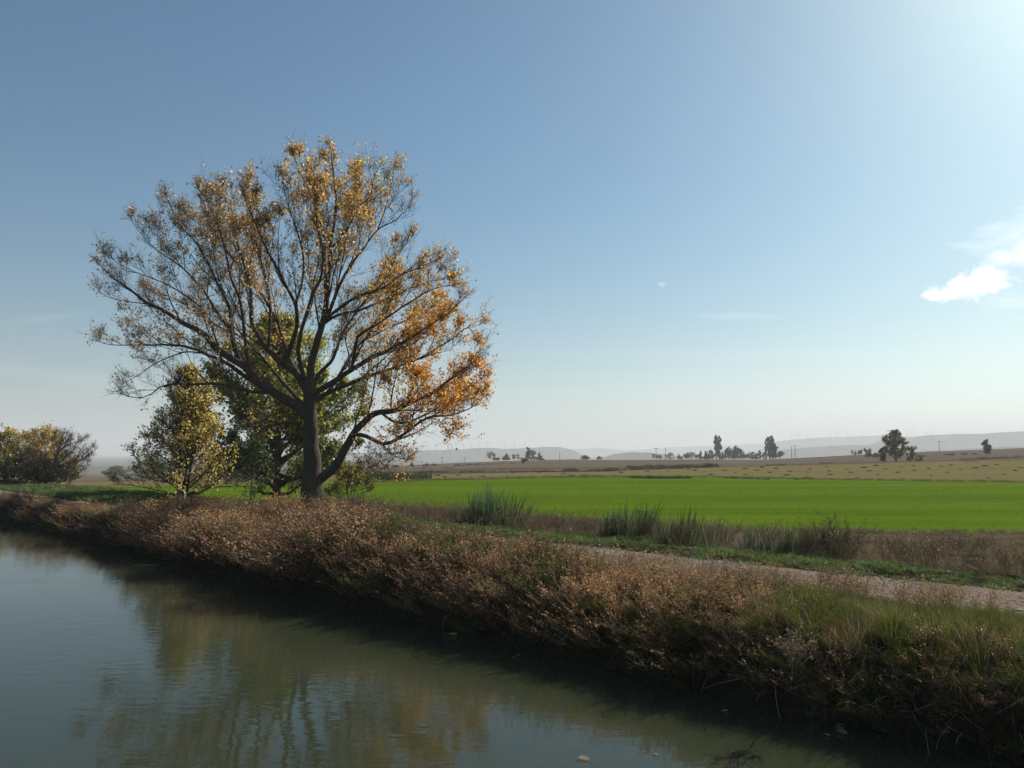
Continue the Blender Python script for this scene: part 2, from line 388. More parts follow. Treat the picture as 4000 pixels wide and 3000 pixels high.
V = uw(np.array([-80, -80, 260, 260]), np.array([-14, .9, .9, -14]), 0.)
wt = mk('water', V, [np.array([[0, 1, 2, 3]])], M_WATER); tag(wt, kind='structure')
me = wt.data
if me.polygons[0].normal.z < 0: me.flip_normals()

# ------------------------------------------------------------------ hills
M_HILL = soil_mat('hill_scrub', [(.35, (.03, .032, .018)), (.5, (.055, .053, .032)), (.65, (.11, .098, .068))], sc=(1, .25, 1), nscale=.006, bump=.6, bscale=.02, dist=20)
def hill(dist, pts, depth, label=None, ext=True, seed=0.):
    xs = [p[0] for p in pts]; ys = [p[1] for p in pts]
    px = np.arange(xs[0], xs[-1] + .1, 1.2)
    py = np.interp(px, xs, ys)
    nzv_ = np.array([.35 * nz(x, seed, .12) + .25 * nz(x, seed, .45) + .18 * nz(x, seed + 3, 1.1) for x in px])
    zt = EYE + (HOR - py - nzv_ + 0) / FPX * dist
    zb = -30.
    prof = [(-1.0, 0.), (-.8, .05), (-.6, .14), (-.4, .27), (-.25, .48), (-.14, .72), (-.05, .92), (0, 1.), (.3, .99), (.8, .5), (1.3, 0.)]
    rows = []
    for d_, k in prof:
        D = dist + d_ * depth + np.array([.12 * depth * nz(x, d_, .05, seed) for x in px]) * (k < .98)
        kk = k + np.array([.10 * nz(x, d_ * 3, .11, seed + 1) for x in px]) * (0 < k < .95)
        X = np.array([ray(x, HOR)[0] for x in px]) * D
        rows.append(np.stack([X, D, zb + (np.maximum(zt, zb + 2) - zb) * kk], -1))
    V = np.array(rows); a_, b_ = V.shape[:2]
    i, j = np.meshgrid(np.arange(a_ - 1), np.arange(b_ - 1), indexing='ij')
    o = mk('hills', V, [np.stack([i * b_ + j, i * b_ + j + 1, (i + 1) * b_ + j + 1, (i + 1) * b_ + j], -1).reshape(-1, 4)], M_HILL, smooth=True)
    return tag(o, kind='structure'), (px, zt, dist)
hA, rA = hill(3000, [(-120, 470), (60, 469), (90, 468.2), (110, 466), (160, 461), (220, 458), (347, 453.6), (397, 451.5), (423, 450.5), (461, 449.3), (479, 448), (488, 447.7), (507, 449), (525, 448), (545, 447), (560, 447), (571, 449.5), (586, 456), (600, 462), (612, 467)], 540, seed=1)
hB, rB = hill(5600, [(560, 452), (574, 449), (600, 448.2), (630, 450.3), (667, 447.6), (714, 445.6), (761, 444), (800, 443), (860, 442)], 540, seed=2)
hC, rC = hill(4200, [(756, 457), (764, 446), (770, 442.6), (777, 441.3), (814, 438), (863, 436.2), (884, 435.6), (907, 436.4), (940, 438), (980, 440)], 540, seed=3)
hD, rD = hill(2800, [(850, 462), (866, 446), (872, 443.8), (884, 440), (907, 438.3), (918, 436.2), (930, 435.3), (959, 434), (982, 434), (1000, 432.4), (1024, 431.4), (1100, 430), (1250, 431), (1400, 440)], 540, seed=4)
hE, rE = hill(2200, [(592, 464), (603, 457.5), (615, 453.6), (631, 452.2), (646, 452.4), (678, 455.5), (720, 457.5), (770, 462)], 300, seed=5)
hF, rF = hill(2500, [(700, 462), (740, 455), (777, 450), (814, 447), (858, 444.8), (880, 447), (930, 449), (1000, 449), (1100, 449)], 360, seed=6)
hG, rG = hill(1750, [(820, 466), (870, 456), (930, 451), (1000, 447), (1100, 445), (1250, 450)], 300, seed=7)

# ------------------------------------------------------------------ haze
V, f = box(0, 3000, 0, 24500, 19500, 1)
V[:4, 2] = -60; V[4:, 2] = 185
M_HAZE, nt3, out3 = new_mat('haze_air')
pv = N(nt3, 'ShaderNodeVolumePrincipled'); pv.inputs['Color'].default_value = (.86, .89, .93, 1); pv.inputs['Density'].default_value = .00033; pv.inputs['Anisotropy'].default_value = .15
nt3.links.new(pv.outputs[0], out3.inputs['Volume'])
hz = mk('haze', V, [f], M_HAZE); tag(hz, 'pale blue autumn haze over the plain', 'haze', kind='stuff')

# ------------------------------------------------------------------ trees: twigs and leaves
def spline(P, step):
    P = np.asarray(P, float); n = len(P)
    Q = np.vstack([2 * P[0] - P[1], P, 2 * P[-1] - P[-2]]); out = []
    for k in range(n - 1):
        p0, p1, p2, p3 = Q[k], Q[k + 1], Q[k + 2], Q[k + 3]
        m = max(1, int(np.linalg.norm((p2 - p1)[:3]) / step))
        for t in np.arange(m) / m:
            out.append(.5 * ((2 * p1) + (-p0 + p2) * t + (2 * p0 - 5 * p1 + 4 * p2 - p3) * t * t + (-p0 + 3 * p1 - 3 * p2 + p3) * t ** 3))
    out.append(P[-1]); return np.array(out)
def sprout(S, T, Lg, spread, up, K, curl=.12):
    """twigs from points S along parent tangents T: returns (n,K,3)"""
    n = len(S)
    r = rng.normal(size=(n, 3)); r -= (r * T).sum(1, keepdims=True) * T; r = unit(r)
    D = unit(T * 1.0 + r * spread + np.array([0, 0, 1.]) * up)
    s = np.linspace(0, 1, K)[None, :, None] * Lg[:, None, None]
    w = rng.normal(size=(n, 1, 3)) * .10
    return S[:, None] + D[:, None] * s + (np.array([0, 0, 1.]) * curl + w) * s * s / np.maximum(Lg[:, None, None], .05) + rng.normal(size=(n, K, 3)) * .02 * s
def along(P, n, lo=.2, hi=1.):
    """n points on each twig of P (T,K,3) -> S, T, frac"""
    T, K, _ = P.shape
    f = rng.uniform(lo, hi, (T, n)); x = f * (K - 1) * .999; a = np.minimum(x.astype(int), K - 2); fr = (x - a)[..., None]
    idx = np.arange(T)[:, None]
    S = P[idx, a] * (1 - fr) + P[idx, a + 1] * fr
    Tn = unit(P[idx, a + 1] - P[idx, a])
    return S.reshape(-1, 3), Tn.reshape(-1, 3), f.ravel()
def twig_cloud(acc, limbs, spacing=.38, l2=(.8, 2.0), l3=(.35, .9), n3=6, n4=2, dens=None, tintf=None, leaf=.105, bark=(.05, .04, .03), lo=.18, spread=.65, up=.22, thick=1., leafw=.85):
    S = []; T = []; Ls = []
    for Pl, r in limbs:
        d = np.linalg.norm(np.diff(Pl, axis=0), axis=1); s = np.concatenate([[0], np.cumsum(d)]); Lt = s[-1]
        q = np.arange(Lt * lo + rng.uniform(0, spacing), Lt, spacing * .9)
        if len(q) == 0: continue
        q = np.append(q, [Lt * .98, Lt * .97])
        pts = np.stack([np.interp(q, s, Pl[:, k]) for k in range(3)], 1)
        tn = unit(np.stack([np.interp(q + .15, s, Pl[:, k]) for k in range(3)], 1) - np.stack([np.interp(q - .15, s, Pl[:, k]) for k in range(3)], 1))
        S.append(pts); T.append(tn); Ls.append(rng.uniform(*l2, len(q)) * (1.0 - .78 * (q / Lt) ** 1.5))
    S = np.concatenate(S); T = np.concatenate(T); Ls = np.concatenate(Ls)
    P2 = sprout(S, T, Ls, spread, up, 6)
    R2 = np.linspace(1, .3, 6)[None] * (.007 + .0085 * Ls[:, None]) * thick
    V, f = tubes(P2, R2, 4); acc.add(V, [f], bark, 0)
    S3, T3, f3 = along(P2, n3, .15, 1.)
    L3 = rng.uniform(*l3, len(S3)) * np.repeat(np.clip(Ls / np.mean(Ls), .45, 1.2), n3)
    P3 = sprout(S3, T3, L3, .75, .25, 4)
    V, f = tubes(P3, np.linspace(1, .45, 4)[None] * np.full((len(P3), 1), .0075 * thick), 3); acc.add(V, [f], bark, 0)
    P4 = None
    if n4:
        S4, T4, _ = along(P3, n4, .2, 1.)
        P4 = sprout(S4, T4, rng.uniform(.12, .38, len(S4)), .8, .25, 3)
        V, f = tubes(P4, np.linspace(1, .6, 3)[None] * np.full((len(P4), 1), .0055 * thick), 3); acc.add(V, [f], bark, 0)
    # leaves hang on the thinnest twigs
    src = P4 if P4 is not None else P3
    lam = np.full(len(src), 1.) if dens is None else dens(src[:, -1])
    cnt = rng.poisson(np.maximum(lam, 0)); idx = np.repeat(np.arange(len(src)), cnt)
    if len(idx):
        fr = rng.uniform(.15, 1.05, len(idx))[:, None]
        C = src[idx, 0] * (1 - fr) + src[idx, -1] * fr + rng.normal(size=(len(idx), 3)) * leaf * .55
        A = rng.normal(size=(len(idx), 3)) * .7 + np.array([0, 0, -.6])
        V, f = kites(C, A, rng.uniform(.7, 1.25, len(idx)) * leaf, leafw)
        acc.add(V, [f], np.repeat(tintf(C), 4, 0), 1)
    return len(idx)
def jit(t, s=.22, h=.06):
    n = len(t); return np.clip(t * np.exp(rng.normal(0, s, (n, 1)) - .03) * np.exp(rng.normal(0, h, (n, 3))), .004, .9)

# ------------------------------------------------------------------ the big poplar, limb by limb
D0 = 33.0
LIMBS = [ # (pixels of the limb in the photograph's frame, start radius, end radius, depth drift)
 ([(1223,1990),(1221,1900),(1216,1751),(1213,1643),(1209,1560),(1209,1515)], .40, .22, 0),
 ([(1209,1530),(1217,1415),(1244,1317),(1266,1236),(1279,1133),(1289,1020),(1294,929),(1307,862),(1312,771),(1300,658),(1290,560)], .19, .014, 1),
 ([(1250,1872),(1304,1827),(1347,1757),(1391,1681),(1434,1637),(1488,1610),(1543,1603),(1600,1570),(1680,1540),(1760,1480),(1840,1420),(1890,1385)], .21, .014, -3),
 ([(1204,1625),(1150,1580),(1068,1533),(1005,1488),(955,1434),(901,1398),(842,1362),(820,1330),(784,1294),(729,1271),(675,1235),(630,1208),(571,1181),(503,1127),(436,1081),(378,1020)], .24, .012, -2),
 ([(1204,1540),(1150,1452),(1096,1416),(1046,1362),(1005,1307),(983,1253),(978,1136),(960,1050),(930,960),(905,860),(880,770),(872,710)], .17, .012, 3),
 ([(1272,1200),(1270,1100),(1268,980),(1262,920),(1235,816),(1181,690),(1145,600)], .07, .012, -1.5),
 ([(1282,1230),(1339,1088),(1407,988),(1475,898),(1542,862),(1588,816),(1612,771)], .085, .01, 2),
 ([(1475,898),(1500,830),(1520,760),(1535,690),(1540,660)], .035, .01, 3),
 ([(1298,965),(1362,884),(1398,812),(1443,771),(1457,712),(1475,655)], .055, .01, -2),
 ([(1266,1250),(1362,1178),(1429,1146),(1497,1124),(1565,1074),(1640,1045),(1705,1020),(1745,1050)], .08, .01, -3),
 ([(1258,1270),(1316,1232),(1407,1210),(1497,1173),(1588,1133),(1680,1100),(1755,1085)], .07, .01, 3),
 ([(1212,1545),(1304,1491),(1369,1447),(1412,1420),(1467,1388),(1543,1355),(1624,1306),(1705,1252),(1770,1208),(1800,1155)], .14, .012, -2),
 ([(1225,1560),(1347,1507),(1412,1480),(1488,1453),(1570,1425),(1651,1393),(1760,1328),(1830,1280),(1868,1345)], .11, .012, 1.5),
 ([(1372,1445),(1391,1344),(1396,1317),(1450,1279),(1520,1235),(1600,1180),(1690,1130),(1780,1110)], .075, .01, -4.5),
 ([(1362,1452),(1365,1400),(1350,1330),(1362,1250),(1385,1170)], .045, .01, 1),
 ([(1384,1695),(1429,1703),(1467,1724),(1494,1735),(1543,1719),(1586,1691),(1619,1664),(1678,1629),(1760,1622),(1841,1592),(1890,1550)], .095, .012, -4.5),
 ([(1535,1605),(1590,1583),(1610,1520),(1608,1440),(1640,1360),(1680,1300)], .075, .012, -1),
 ([(1497,1610),(1525,1600),(1530,1540),(1545,1480),(1560,1420)], .055, .012, .5),
 ([(1490,1613),(1543,1650),(1597,1648),(1680,1610),(1760,1560),(1840,1510),(1895,1465)], .06, .01, -2),
 ([(1494,1735),(1521,1765),(1560,1788),(1582,1795)], .03, .008, -5),
 ([(1470,1724),(1490,1780),(1470,1812),(1440,1826)], .018, .006, -5),
 ([(1678,1629),(1715,1645),(1745,1680),(1760,1720)], .022, .006, -5.5),
 ([(1030,1515),(951,1466),(888,1420),(820,1389),(752,1362),(684,1348),(571,1348),(481,1348),(423,1345),(375,1328)], .11, .01, 1.5),
 ([(1060,1535),(978,1529),(910,1511),(842,1500),(752,1500),(684,1500),(625,1511),(594,1538),(560,1552),(503,1550),(465,1536)], .08, .01, -3),
 ([(797,1380),(720,1375),(650,1400),(616,1416),(571,1443),(526,1475),(482,1495)], .04, .008, 0),
 ([(590,1188),(481,1176),(420,1160),(387,1140)], .026, .008, -2.5),
 ([(975,1455),(929,1393),(906,1317),(901,1262),(897,1203),(861,1127),(820,1045),(770,952),(707,884),(668,807),(640,745)], .11, .01, 2.5),
 ([(904,1290),(865,1245),(790,1130),(707,1042),(616,979),(553,916),(505,850)], .065, .01, 3.5),
 ([(797,1210),(729,1158),(650,1110),(560,1075),(480,1040),(410,990)], .04, .01, 0),
 ([(976,1450),(965,1380),(955,1307),(946,1226),(933,1158),(900,1080),(880,980),(850,880),(805,780),(770,735)], .085, .01, -2.5),
 ([(861,1127),(840,1020),(830,930),(815,830),(812,755)], .035, .01, 4),
 ([(1050,1368),(1050,1334),(1055,1217),(1046,1113),(1023,1036),(1000,940),(985,850),(975,760),(970,695)], .075, .01, 1),
 ([(1108,1425),(1136,1353),(1159,1271),(1154,1190),(1114,1113),(1077,1036),(1040,970),(1000,880),(965,800),(950,740)], .11, .01, -3),
 ([(1154,1190),(1180,1100),(1185,1000),(1160,900),(1130,820),(1110,740),(1100,680)], .055, .01, -2),
 ([(1190,1490),(1165,1384),(1172,1316),(1204,1203),(1227,1136),(1254,1081),(1262,980),(1240,880),(1230,760),(1225,650)], .10, .01, -4),
 ([(1200,1690),(1160,1660),(1120,1650),(1060,1663),(1000,1675),(960,1680)], .05, .01, -2),
 ([(1215,1600),(1235,1480),(1300,1400),(1340,1300),(1420,1180),(1500,1060),(1580,960),(1610,900)], .10, .01, 5),
 ([(1209,1560),(1130,1400),(1080,1250),(1020,1150),(900,1000),(780,880),(700,820)], .10, .01, 5),
 ([(1215,1580),(1290,1520),(1400,1350),(1500,1290),(1650,1220),(1740,1160)], .09, .01, 5),
 ([(1205,1600),(1110,1500),(960,1330),(820,1260),(690,1170),(560,1130)], .09, .01, 4.5),
 ([(1245,1310),(1300,1180),(1340,1010),(1360,880),(1380,760),(1390,660)], .06, .01, 4),
]
base = at4(1223, 1980, D0); base[2] = .95
poplar = thing('poplar_tree', base, 'tall spreading poplar with thinning golden leaves and dark forked trunk by the towpath', 'tree')
placed = []   # (pixels n,2), depth n, radius n
limb_list = []
for k, (pts, ra, rb, drift) in enumerate(LIMBS):
    pts = np.array(pts, float)
    if placed:
        best = min(((np.hypot(*(pp - pts[0]).T).min(), int(np.hypot(*(pp - pts[0]).T).argmin()), q) for q, (pp, dd, rr) in enumerate(placed)), key=lambda t: t[0])
        d_start = placed[best[2]][1][best[1]]; ra = min(ra, placed[best[2]][2][best[1]] * .95 + .005)
    else: d_start = 0.
    s = np.concatenate([[0], np.cumsum(np.hypot(*np.diff(pts, axis=0).T))]); s /= s[-1]
    dd = d_start + (drift - d_start) * s ** 1.1 if k else np.zeros(len(s))
    P3d = np.array([at4(x, y, D0 + q) for (x, y), q in zip(pts, dd)])
    if k == 0: P3d[0] += (0, 0, -.25)
    rad = rb + (ra - rb) * (1 - s) ** (1.1 if k else .5)
    if k == 0: rad = np.array([.60, .46, .34, .29, .26, .22])
    Q = spline(np.column_stack([P3d, rad, pts, dd]), .22)
    Pl, rad = Q[:, :3], np.maximum(Q[:, 3], .006)
    m = min(len(Pl), 400)
    wob = np.array([[nz(i * .35, k, 1., a) for a in (0., 5., 9.)] for i in range(len(Pl))]) * np.clip(rad * .6, .015, .09)[:, None] * np.sin(np.linspace(0, PI, len(Pl)))[:, None]
    Pl = Pl + wob
    placed.append((Q[:, 4:6], Q[:, 6], rad))
    V, f = tubes(Pl, rad, 14 if k == 0 else 9 if ra > .06 else 6)
    o = mk('trunk' if k == 0 else 'limb', V, [f], M_BARK, poplar, smooth=True)
    if k: limb_list.append((Pl, rad))
def G(x, y, cx, cy, sx_, sy_): return np.exp(-((x - cx) / sx_) ** 2 - ((y - cy) / sy_) ** 2)
def pop_dens(p):
    x, y = proj4(p)
    d = .62 + 2.1 * G(x, y, 1730, 1430, 190, 150) + 1.2 * G(x, y, 1540, 1540, 160, 90) + 1.2 * G(x, y, 1300, 760, 160, 170) + 1.0 * G(x, y, 960, 830, 190, 130) \
        + 1.5 * G(x, y, 1180, 1520, 190, 110) + 1.0 * G(x, y, 560, 1280, 190, 70) + .6 * G(x, y, 1640, 1220, 160, 120) \
        - .55 * G(x, y, 1570, 830, 80, 130) - .6 * G(x, y, 500, 1520, 110, 70) - .35 * G(x, y, 440, 1080, 130, 110) - .6 * G(x, y, 1860, 1600, 130, 60) - .6 * G(x, y, 1540, 1780, 150, 45)
    c = nzv(p, .55) ; c2 = nzv(p + 40., 1.5)
    return np.clip(d, .05, 4) * np.clip(1.0 + 1.4 * c + .9 * c2, .08, 2.8) * (1.45 - .6 * sstep(x, 950, 500))
def pop_tint(p):
    x, y = proj4(p)
    org, gold, tan, olv = np.array([.76, .35, .055]), np.array([.70, .43, .13]), np.array([.57, .41, .24]), np.array([.46, .36, .08])
    wl = np.clip((1150 - x) / 450, 0, 1)[:, None]
    t = gold * (1 - wl) + tan * wl
    wr = (sstep(x, 1230, 1750) * sstep(y, 700, 1450))[:, None]; t = t * (1 - wr) + org * wr
    wo_ = np.clip(1.2 * G(x, y, 1200, 1550, 200, 140), 0, 1)[:, None]; t = t * (1 - wo_) + olv * wo_
    return jit(t, .28, .07)
acc = Acc()
extra = []
for Pl, rad in limb_list:      # longer branches that fill the crown between the traced limbs
    sl = np.concatenate([[0], np.cumsum(np.linalg.norm(np.diff(Pl, axis=0), axis=1))]); Lt = sl[-1]
    for q in np.arange(Lt * .22 + rng.uniform(0, .6), Lt * .93, 1.05):
        S0 = np.array([np.interp(q, sl, Pl[:, c]) for c in range(3)]); T0 = unit(np.array([np.interp(q + .3, sl, Pl[:, c]) for c in range(3)]) - np.array([np.interp(q - .3, sl, Pl[:, c]) for c in range(3)]))
        Lb = min(.52 * (Lt - q) + .2, 3.4) * rng.uniform(.7, 1.1)
        B_ = sprout(S0[None], T0[None], np.array([Lb]), .52, .30, 9, curl=.10)[0]
        rb_ = min(np.interp(q, sl, rad) * .6, .012 + .011 * Lb); rr_ = np.linspace(rb_, .006, 9)
        V, f = tubes(B_, rr_, 5); acc.add(V, [f], (.05, .04, .03), 0); extra.append((B_, rr_))
nl = twig_cloud(acc, limb_list + extra, .42, (.55, 1.5), (.25, .7), 7, 3, pop_dens, pop_tint, leaf=.097, thick=.62, bark=(.115, .088, .062))
acc.build('crown', [M_BARK, M_LEAF], poplar)
print('poplar leaves', nl)

# ------------------------------------------------------------------ other broadleaf trees
def gen_tree(name, label, cat, base, H, prof, nl, dens, tintf, r0=.12, stems=1, leaf=.1, group=None, hs=(.15, .8), bark=M_BARK, rise=(.12, .35), spacing=.4, l2=(.6, 1.3), l3=(.3, .7), n3=5, n4=2, barkc=(.05, .04, .03), lean=(0, 0), stemspread=.5, thick=1., spread=.65, up=.2):
    base = np.asarray(base, float)
    root = thing(name, base, label, cat, group)
    limbs = []
    hp = [p[0] for p in prof]; rp = [p[1] for p in prof]
    for sidx in range(stems):
        a = rng.uniform(0, 2 * PI); off = np.array([math.cos(a), math.sin(a), 0]) * (stemspread if stems > 1 else 0) * rng.uniform(.6, 1.2)
        Hs = H * (1 if sidx == 0 else rng.uniform(.7, .95))
        hh = np.linspace(0, 1, 7)
        T = base + hh[:, None] * np.array([lean[0], lean[1], Hs]) + off * (.4 + 1.3 * hh[:, None]) + rng.normal(size=(7, 3)) * np.array([.025, .025, 0]) * H * hh[:, None] * .6
        T[0, 2] -= .15
        rad = r0 * (1 - .9 * hh) * (1 if sidx == 0 else .75) + .008
        Q = spline(np.column_stack([T, rad]), .3)
        V, f = tubes(Q[:, :3], Q[:, 3], 8); mk('trunk', V, [f], bark, root, smooth=True)
        limbs.append((Q[len(Q) // 3:, :3], Q[len(Q) // 3:, 3]))
        for k in range(nl // stems):
            h0 = hs[0] + (hs[1] - hs[0]) * (k + rng.uniform()) / (nl // stems); h1 = min(h0 + rng.uniform(*rise), .99)
            a = k * 2.399 + sidx * 1.3 + rng.uniform(-.4, .4)
            Rr = np.interp(h1, hp, rp) * rng.uniform(.72, 1.08)
            S = np.array([np.interp(h0, hh, T[:, c]) for c in range(3)]); cx = base + np.array([lean[0], lean[1], 0]) * h1
            E = cx + np.array([math.cos(a) * Rr, math.sin(a) * Rr, H * h1]) + off * .6
            mid = S * .5 + E * .5 + np.array([0, 0, -.06 * H * rng.uniform(0, 1)]) + rng.normal(size=3) * .03 * H
            rr = np.interp(h0, hh, rad) * .55
            Q2 = spline(np.column_stack([np.array([S, mid, E]), [rr, rr * .55, .008]]), .25)
            V, f = tubes(Q2[:, :3], np.maximum(Q2[:, 3], .006), 6)
            if stems == 1 and nl <= 40: mk('limb', V, [f], bark, root, smooth=True)
            else: root.setdefault if False else None; LB.add(V, [f], barkc, 0)
            limbs.append((Q2[:, :3], Q2[:, 3]))
    acc = Acc()
    if LB.n: acc.V += LB.V; acc.T += LB.T; acc.order += LB.order; acc.n = LB.n
    LB.__init__()
    twig_cloud(acc, limbs, spacing, l2, l3, n3, n4, dens, tintf, leaf, barkc, lo=.12, thick=thick, spread=spread, up=up)
    acc.build('crown', [bark, M_LEAF], root)
    return root
LB = Acc()
def clumpy(k, s=.8, a=1.4): return lambda p: 2.6 * k * np.clip(1 + a * nzv(p, s), .1, 3)
def tint_of(*cols, s=.35, js=.25):
    cols = np.array(cols)
    def f(p):
        t = np.clip(.5 + 1.1 * nzv(p, s), 0, .999) * (len(cols) - 1); a = t.astype(int); fr = (t - a)[:, None]
        return jit(cols[a] * (1 - fr) + cols[np.minimum(a + 1, len(cols) - 1)] * fr, js, .06)
    return f
GRN, OLV, YEL, BRN = (.055, .085, .022), (.12, .13, .025), (.30, .21, .03), (.22, .13, .04)
def green_tint(p):   # greener low down and in the skirt, yellowing towards the top
    z = np.clip((p[:, 2] - 3.5) / 5.5, 0, 1)[:, None]
    n_ = np.clip(.5 + .9 * nzv(p, .5), 0, 1)[:, None]
    k = np.clip(z * .75 + n_ * .5 - .15, 0, 1)
    return jit(np.array([.13, .18, .05]) * (1 - k) + np.array([.48, .43, .07]) * k, .25, .06)
b = at(276, 500, 46); b[2] = .4
gen_tree('poplar_tree', 'dense green poplar yellowing at the top, behind the forked trunk of the big tree', 'tree', b, 10.6,
         [(0, 1.0), (.12, 3.0), (.25, 4.6), (.4, 5.2), (.55, 5.0), (.7, 4.0), (.85, 2.7), (1, .6)], 66, clumpy(.8, .6, 1.7), green_tint, r0=.24, leaf=.16, hs=(.03, .8), spacing=.33, l2=(.8, 1.9), n3=7, n4=3)
def yel_tint(p):
    u_ = np.clip((p[:, 0] + 16.2) / 1.3 + .9 * nzv(p, .6), -1, 1)[:, None] * .5 + .5
    return jit(np.array([.58, .50, .20]) * (1 - u_) + np.array([.68, .52, .13]) * u_, .28, .06)
b = at(180, 500, 37); b[2] = .85
gen_tree('young_poplar', 'slender many-stemmed young poplar with yellow leaves beside the stone marker', 'tree', b, 6.15,
         [(0, 2.6), (.08, 3.2), (.25, 2.75), (.45, 1.8), (.65, 1.2), (.85, .75), (1, .2)], 84, clumpy(.62, .9, 1.5), yel_tint, r0=.09, stems=3, leaf=.105, hs=(.04, .9), spacing=.3, l2=(.4, .95), stemspread=.55, rise=(.08, .25), l3=(.25, .55))
b = at(251, 497, 36); b[2] = .8
gen_tree('sapling', 'thin sapling with a few dull green leaves under the big poplar', 'tree', b, 2.6, [(0, .3), (.4, .8), (.7, .9), (1, .2)], 10, clumpy(.8), tint_of(OLV, GRN), r0=.03, leaf=.11, spacing=.3, l2=(.3, .6), l3=(.2, .4), hs=(.35, .9))
b = at(350, 500, 35.0); b[2] = .85
gen_tree('basal_shoots', 'low yellow-green shoots sprouting beside the big poplar trunk', 'shoots', b, 1.6, [(0, .5), (.3, 1.0), (.6, .9), (1, .5)], 14, clumpy(.5, 1.6, 2.0), tint_of((.20, .19, .025), (.28, .24, .03), (.12, .13, .02)), r0=.025, stems=4, leaf=.10, spacing=.22, l2=(.3, .6), l3=(.2, .4), hs=(.1, .9), stemspread=.5)
# trees at the far left
D1 = 62
def lt(px, z=.6): p = at(px, 484, D1); p[2] = z; return p
gen_tree('bushy_tree', 'broad brownish olive bushy tree at the canal bend', 'tree', lt(40), 4.15, [(0, 2.2), (.2, 2.5), (.5, 2.4), (.8, 1.7), (1, .5)], 40, clumpy(1.5, .5, 1.3), tint_of((.62, .42, .13), (.56, .41, .12), (.46, .40, .13), s=.4), r0=.15, leaf=.15, hs=(.03, .85), spacing=.34, l2=(.5, 1.1), n4=1, barkc=(.13, .10, .07), thick=.6)
b = at(8, 484, 68); b[2] = .5
gen_tree('bushy_tree', 'yellowing bushy tree cut by the left frame edge', 'tree', b, 4.2, [(0, 2.4), (.3, 2.8), (.6, 2.3), (.85, 1.5), (1, .4)], 40, clumpy(1.6, .5, 1.2), tint_of((.55, .42, .08), (.30, .24, .05), s=.4), r0=.15, leaf=.17, hs=(.03, .85), spacing=.34, l2=(.5, 1.1), n4=1)
b = lt(75); b[1] -= 4
gen_tree('bare_tree', 'leafless grey-brown tree leaning right of the bushy olive trees', 'tree', b, 4.0, [(0, .8), (.3, 2.4), (.6, 2.6), (.85, 2.0), (1, .8)], 30, clumpy(.06), tint_of(BRN, YEL), r0=.12, leaf=.1, hs=(.04, .7), spacing=.3, l2=(.5, 1.1), bark=M_BARK2, barkc=(.22, .18, .14), lean=(1.3, 0), n3=7, up=.1)
for px, dd, Hh, lab in ((20, 60, 1.6, 'low dark green shrub under the yellowing tree at the canal bend'), (48, 58, 1.3, 'low dark shrub at the foot of the brownish olive tree')):
    b = at(px, 486, dd); b[2] = .8
    gen_tree('shrub', lab, 'shrub', b, Hh, [(0, 1.6), (.5, 1.7), (1, .7)], 24, clumpy(1.6), tint_of((.06, .07, .02), (.10, .085, .03)), r0=.05, stems=3, leaf=.13, hs=(.02, .9), spacing=.3, l2=(.3, .7), n4=1, stemspread=1.)
for px, dd, Hh, ww, lab in ((231, 70, 2.2, 2.2, 'dull brown shrub at the field edge behind the sapling'), (222, 74, 2.6, 1.6, 'taller dull shrub at the field edge behind the yellow poplar')):
    b = at(px, 487, dd); b[2] = .2
    gen_tree('shrub', lab, 'shrub', b, Hh, [(0, ww * .7), (.5, ww), (1, ww * .4)], 24, clumpy(1.5), tint_of((.10, .075, .045), (.13, .10, .06)), r0=.05, stems=3, leaf=.16, hs=(.02, .9), spacing=.34, l2=(.3, .8), n4=1, stemspread=1.)

# ------------------------------------------------------------------ herbs: prototypes scattered by numpy
def tuft(nb, h, spread, lean, wid, c0, c1, curve=.5):
    """grass tuft: each blade a bent tapering strip"""
    a = rng.uniform(0, 2 * PI, nb); rr = np.sqrt(rng.uniform(0, 1, nb)) * spread
    B = np.stack([rr * np.cos(a), rr * np.sin(a), np.zeros(nb)], 1)
    la = a + rng.normal(0, .9, nb); ln = np.abs(rng.normal(0, lean, nb))
    D = np.stack([np.cos(la) * ln, np.sin(la) * ln, np.ones(nb)], 1)
    hh = h * rng.uniform(.45, 1.1, nb)[:, None]
    side = unit(np.stack([-np.sin(a + rng.normal(0, 1, nb)), np.cos(a), np.zeros(nb)], 1)) * wid * rng.uniform(.6, 1.3, nb)[:, None] * .5
    M_ = B + D * hh * .55; Tp = B + D * hh * .9 + np.stack([np.cos(la), np.sin(la), -.3 * np.ones(nb)], 1) * (curve * ln)[:, None] * hh
    V = np.stack([B - side, B + side, M_ + side * .8, M_ - side * .8, Tp], 1).reshape(-1, 3)
    k = np.arange(nb) * 5
    q = np.stack([k, k + 1, k + 2, k + 3], 1); t = np.stack([k + 3, k + 2, k + 4], 1)
    f = rng.uniform(0, 1, (nb, 1)); tn = np.repeat(np.array(c0) * (1 - f) + np.array(c1) * f, 5, 0)
    return V, [q, t], tn
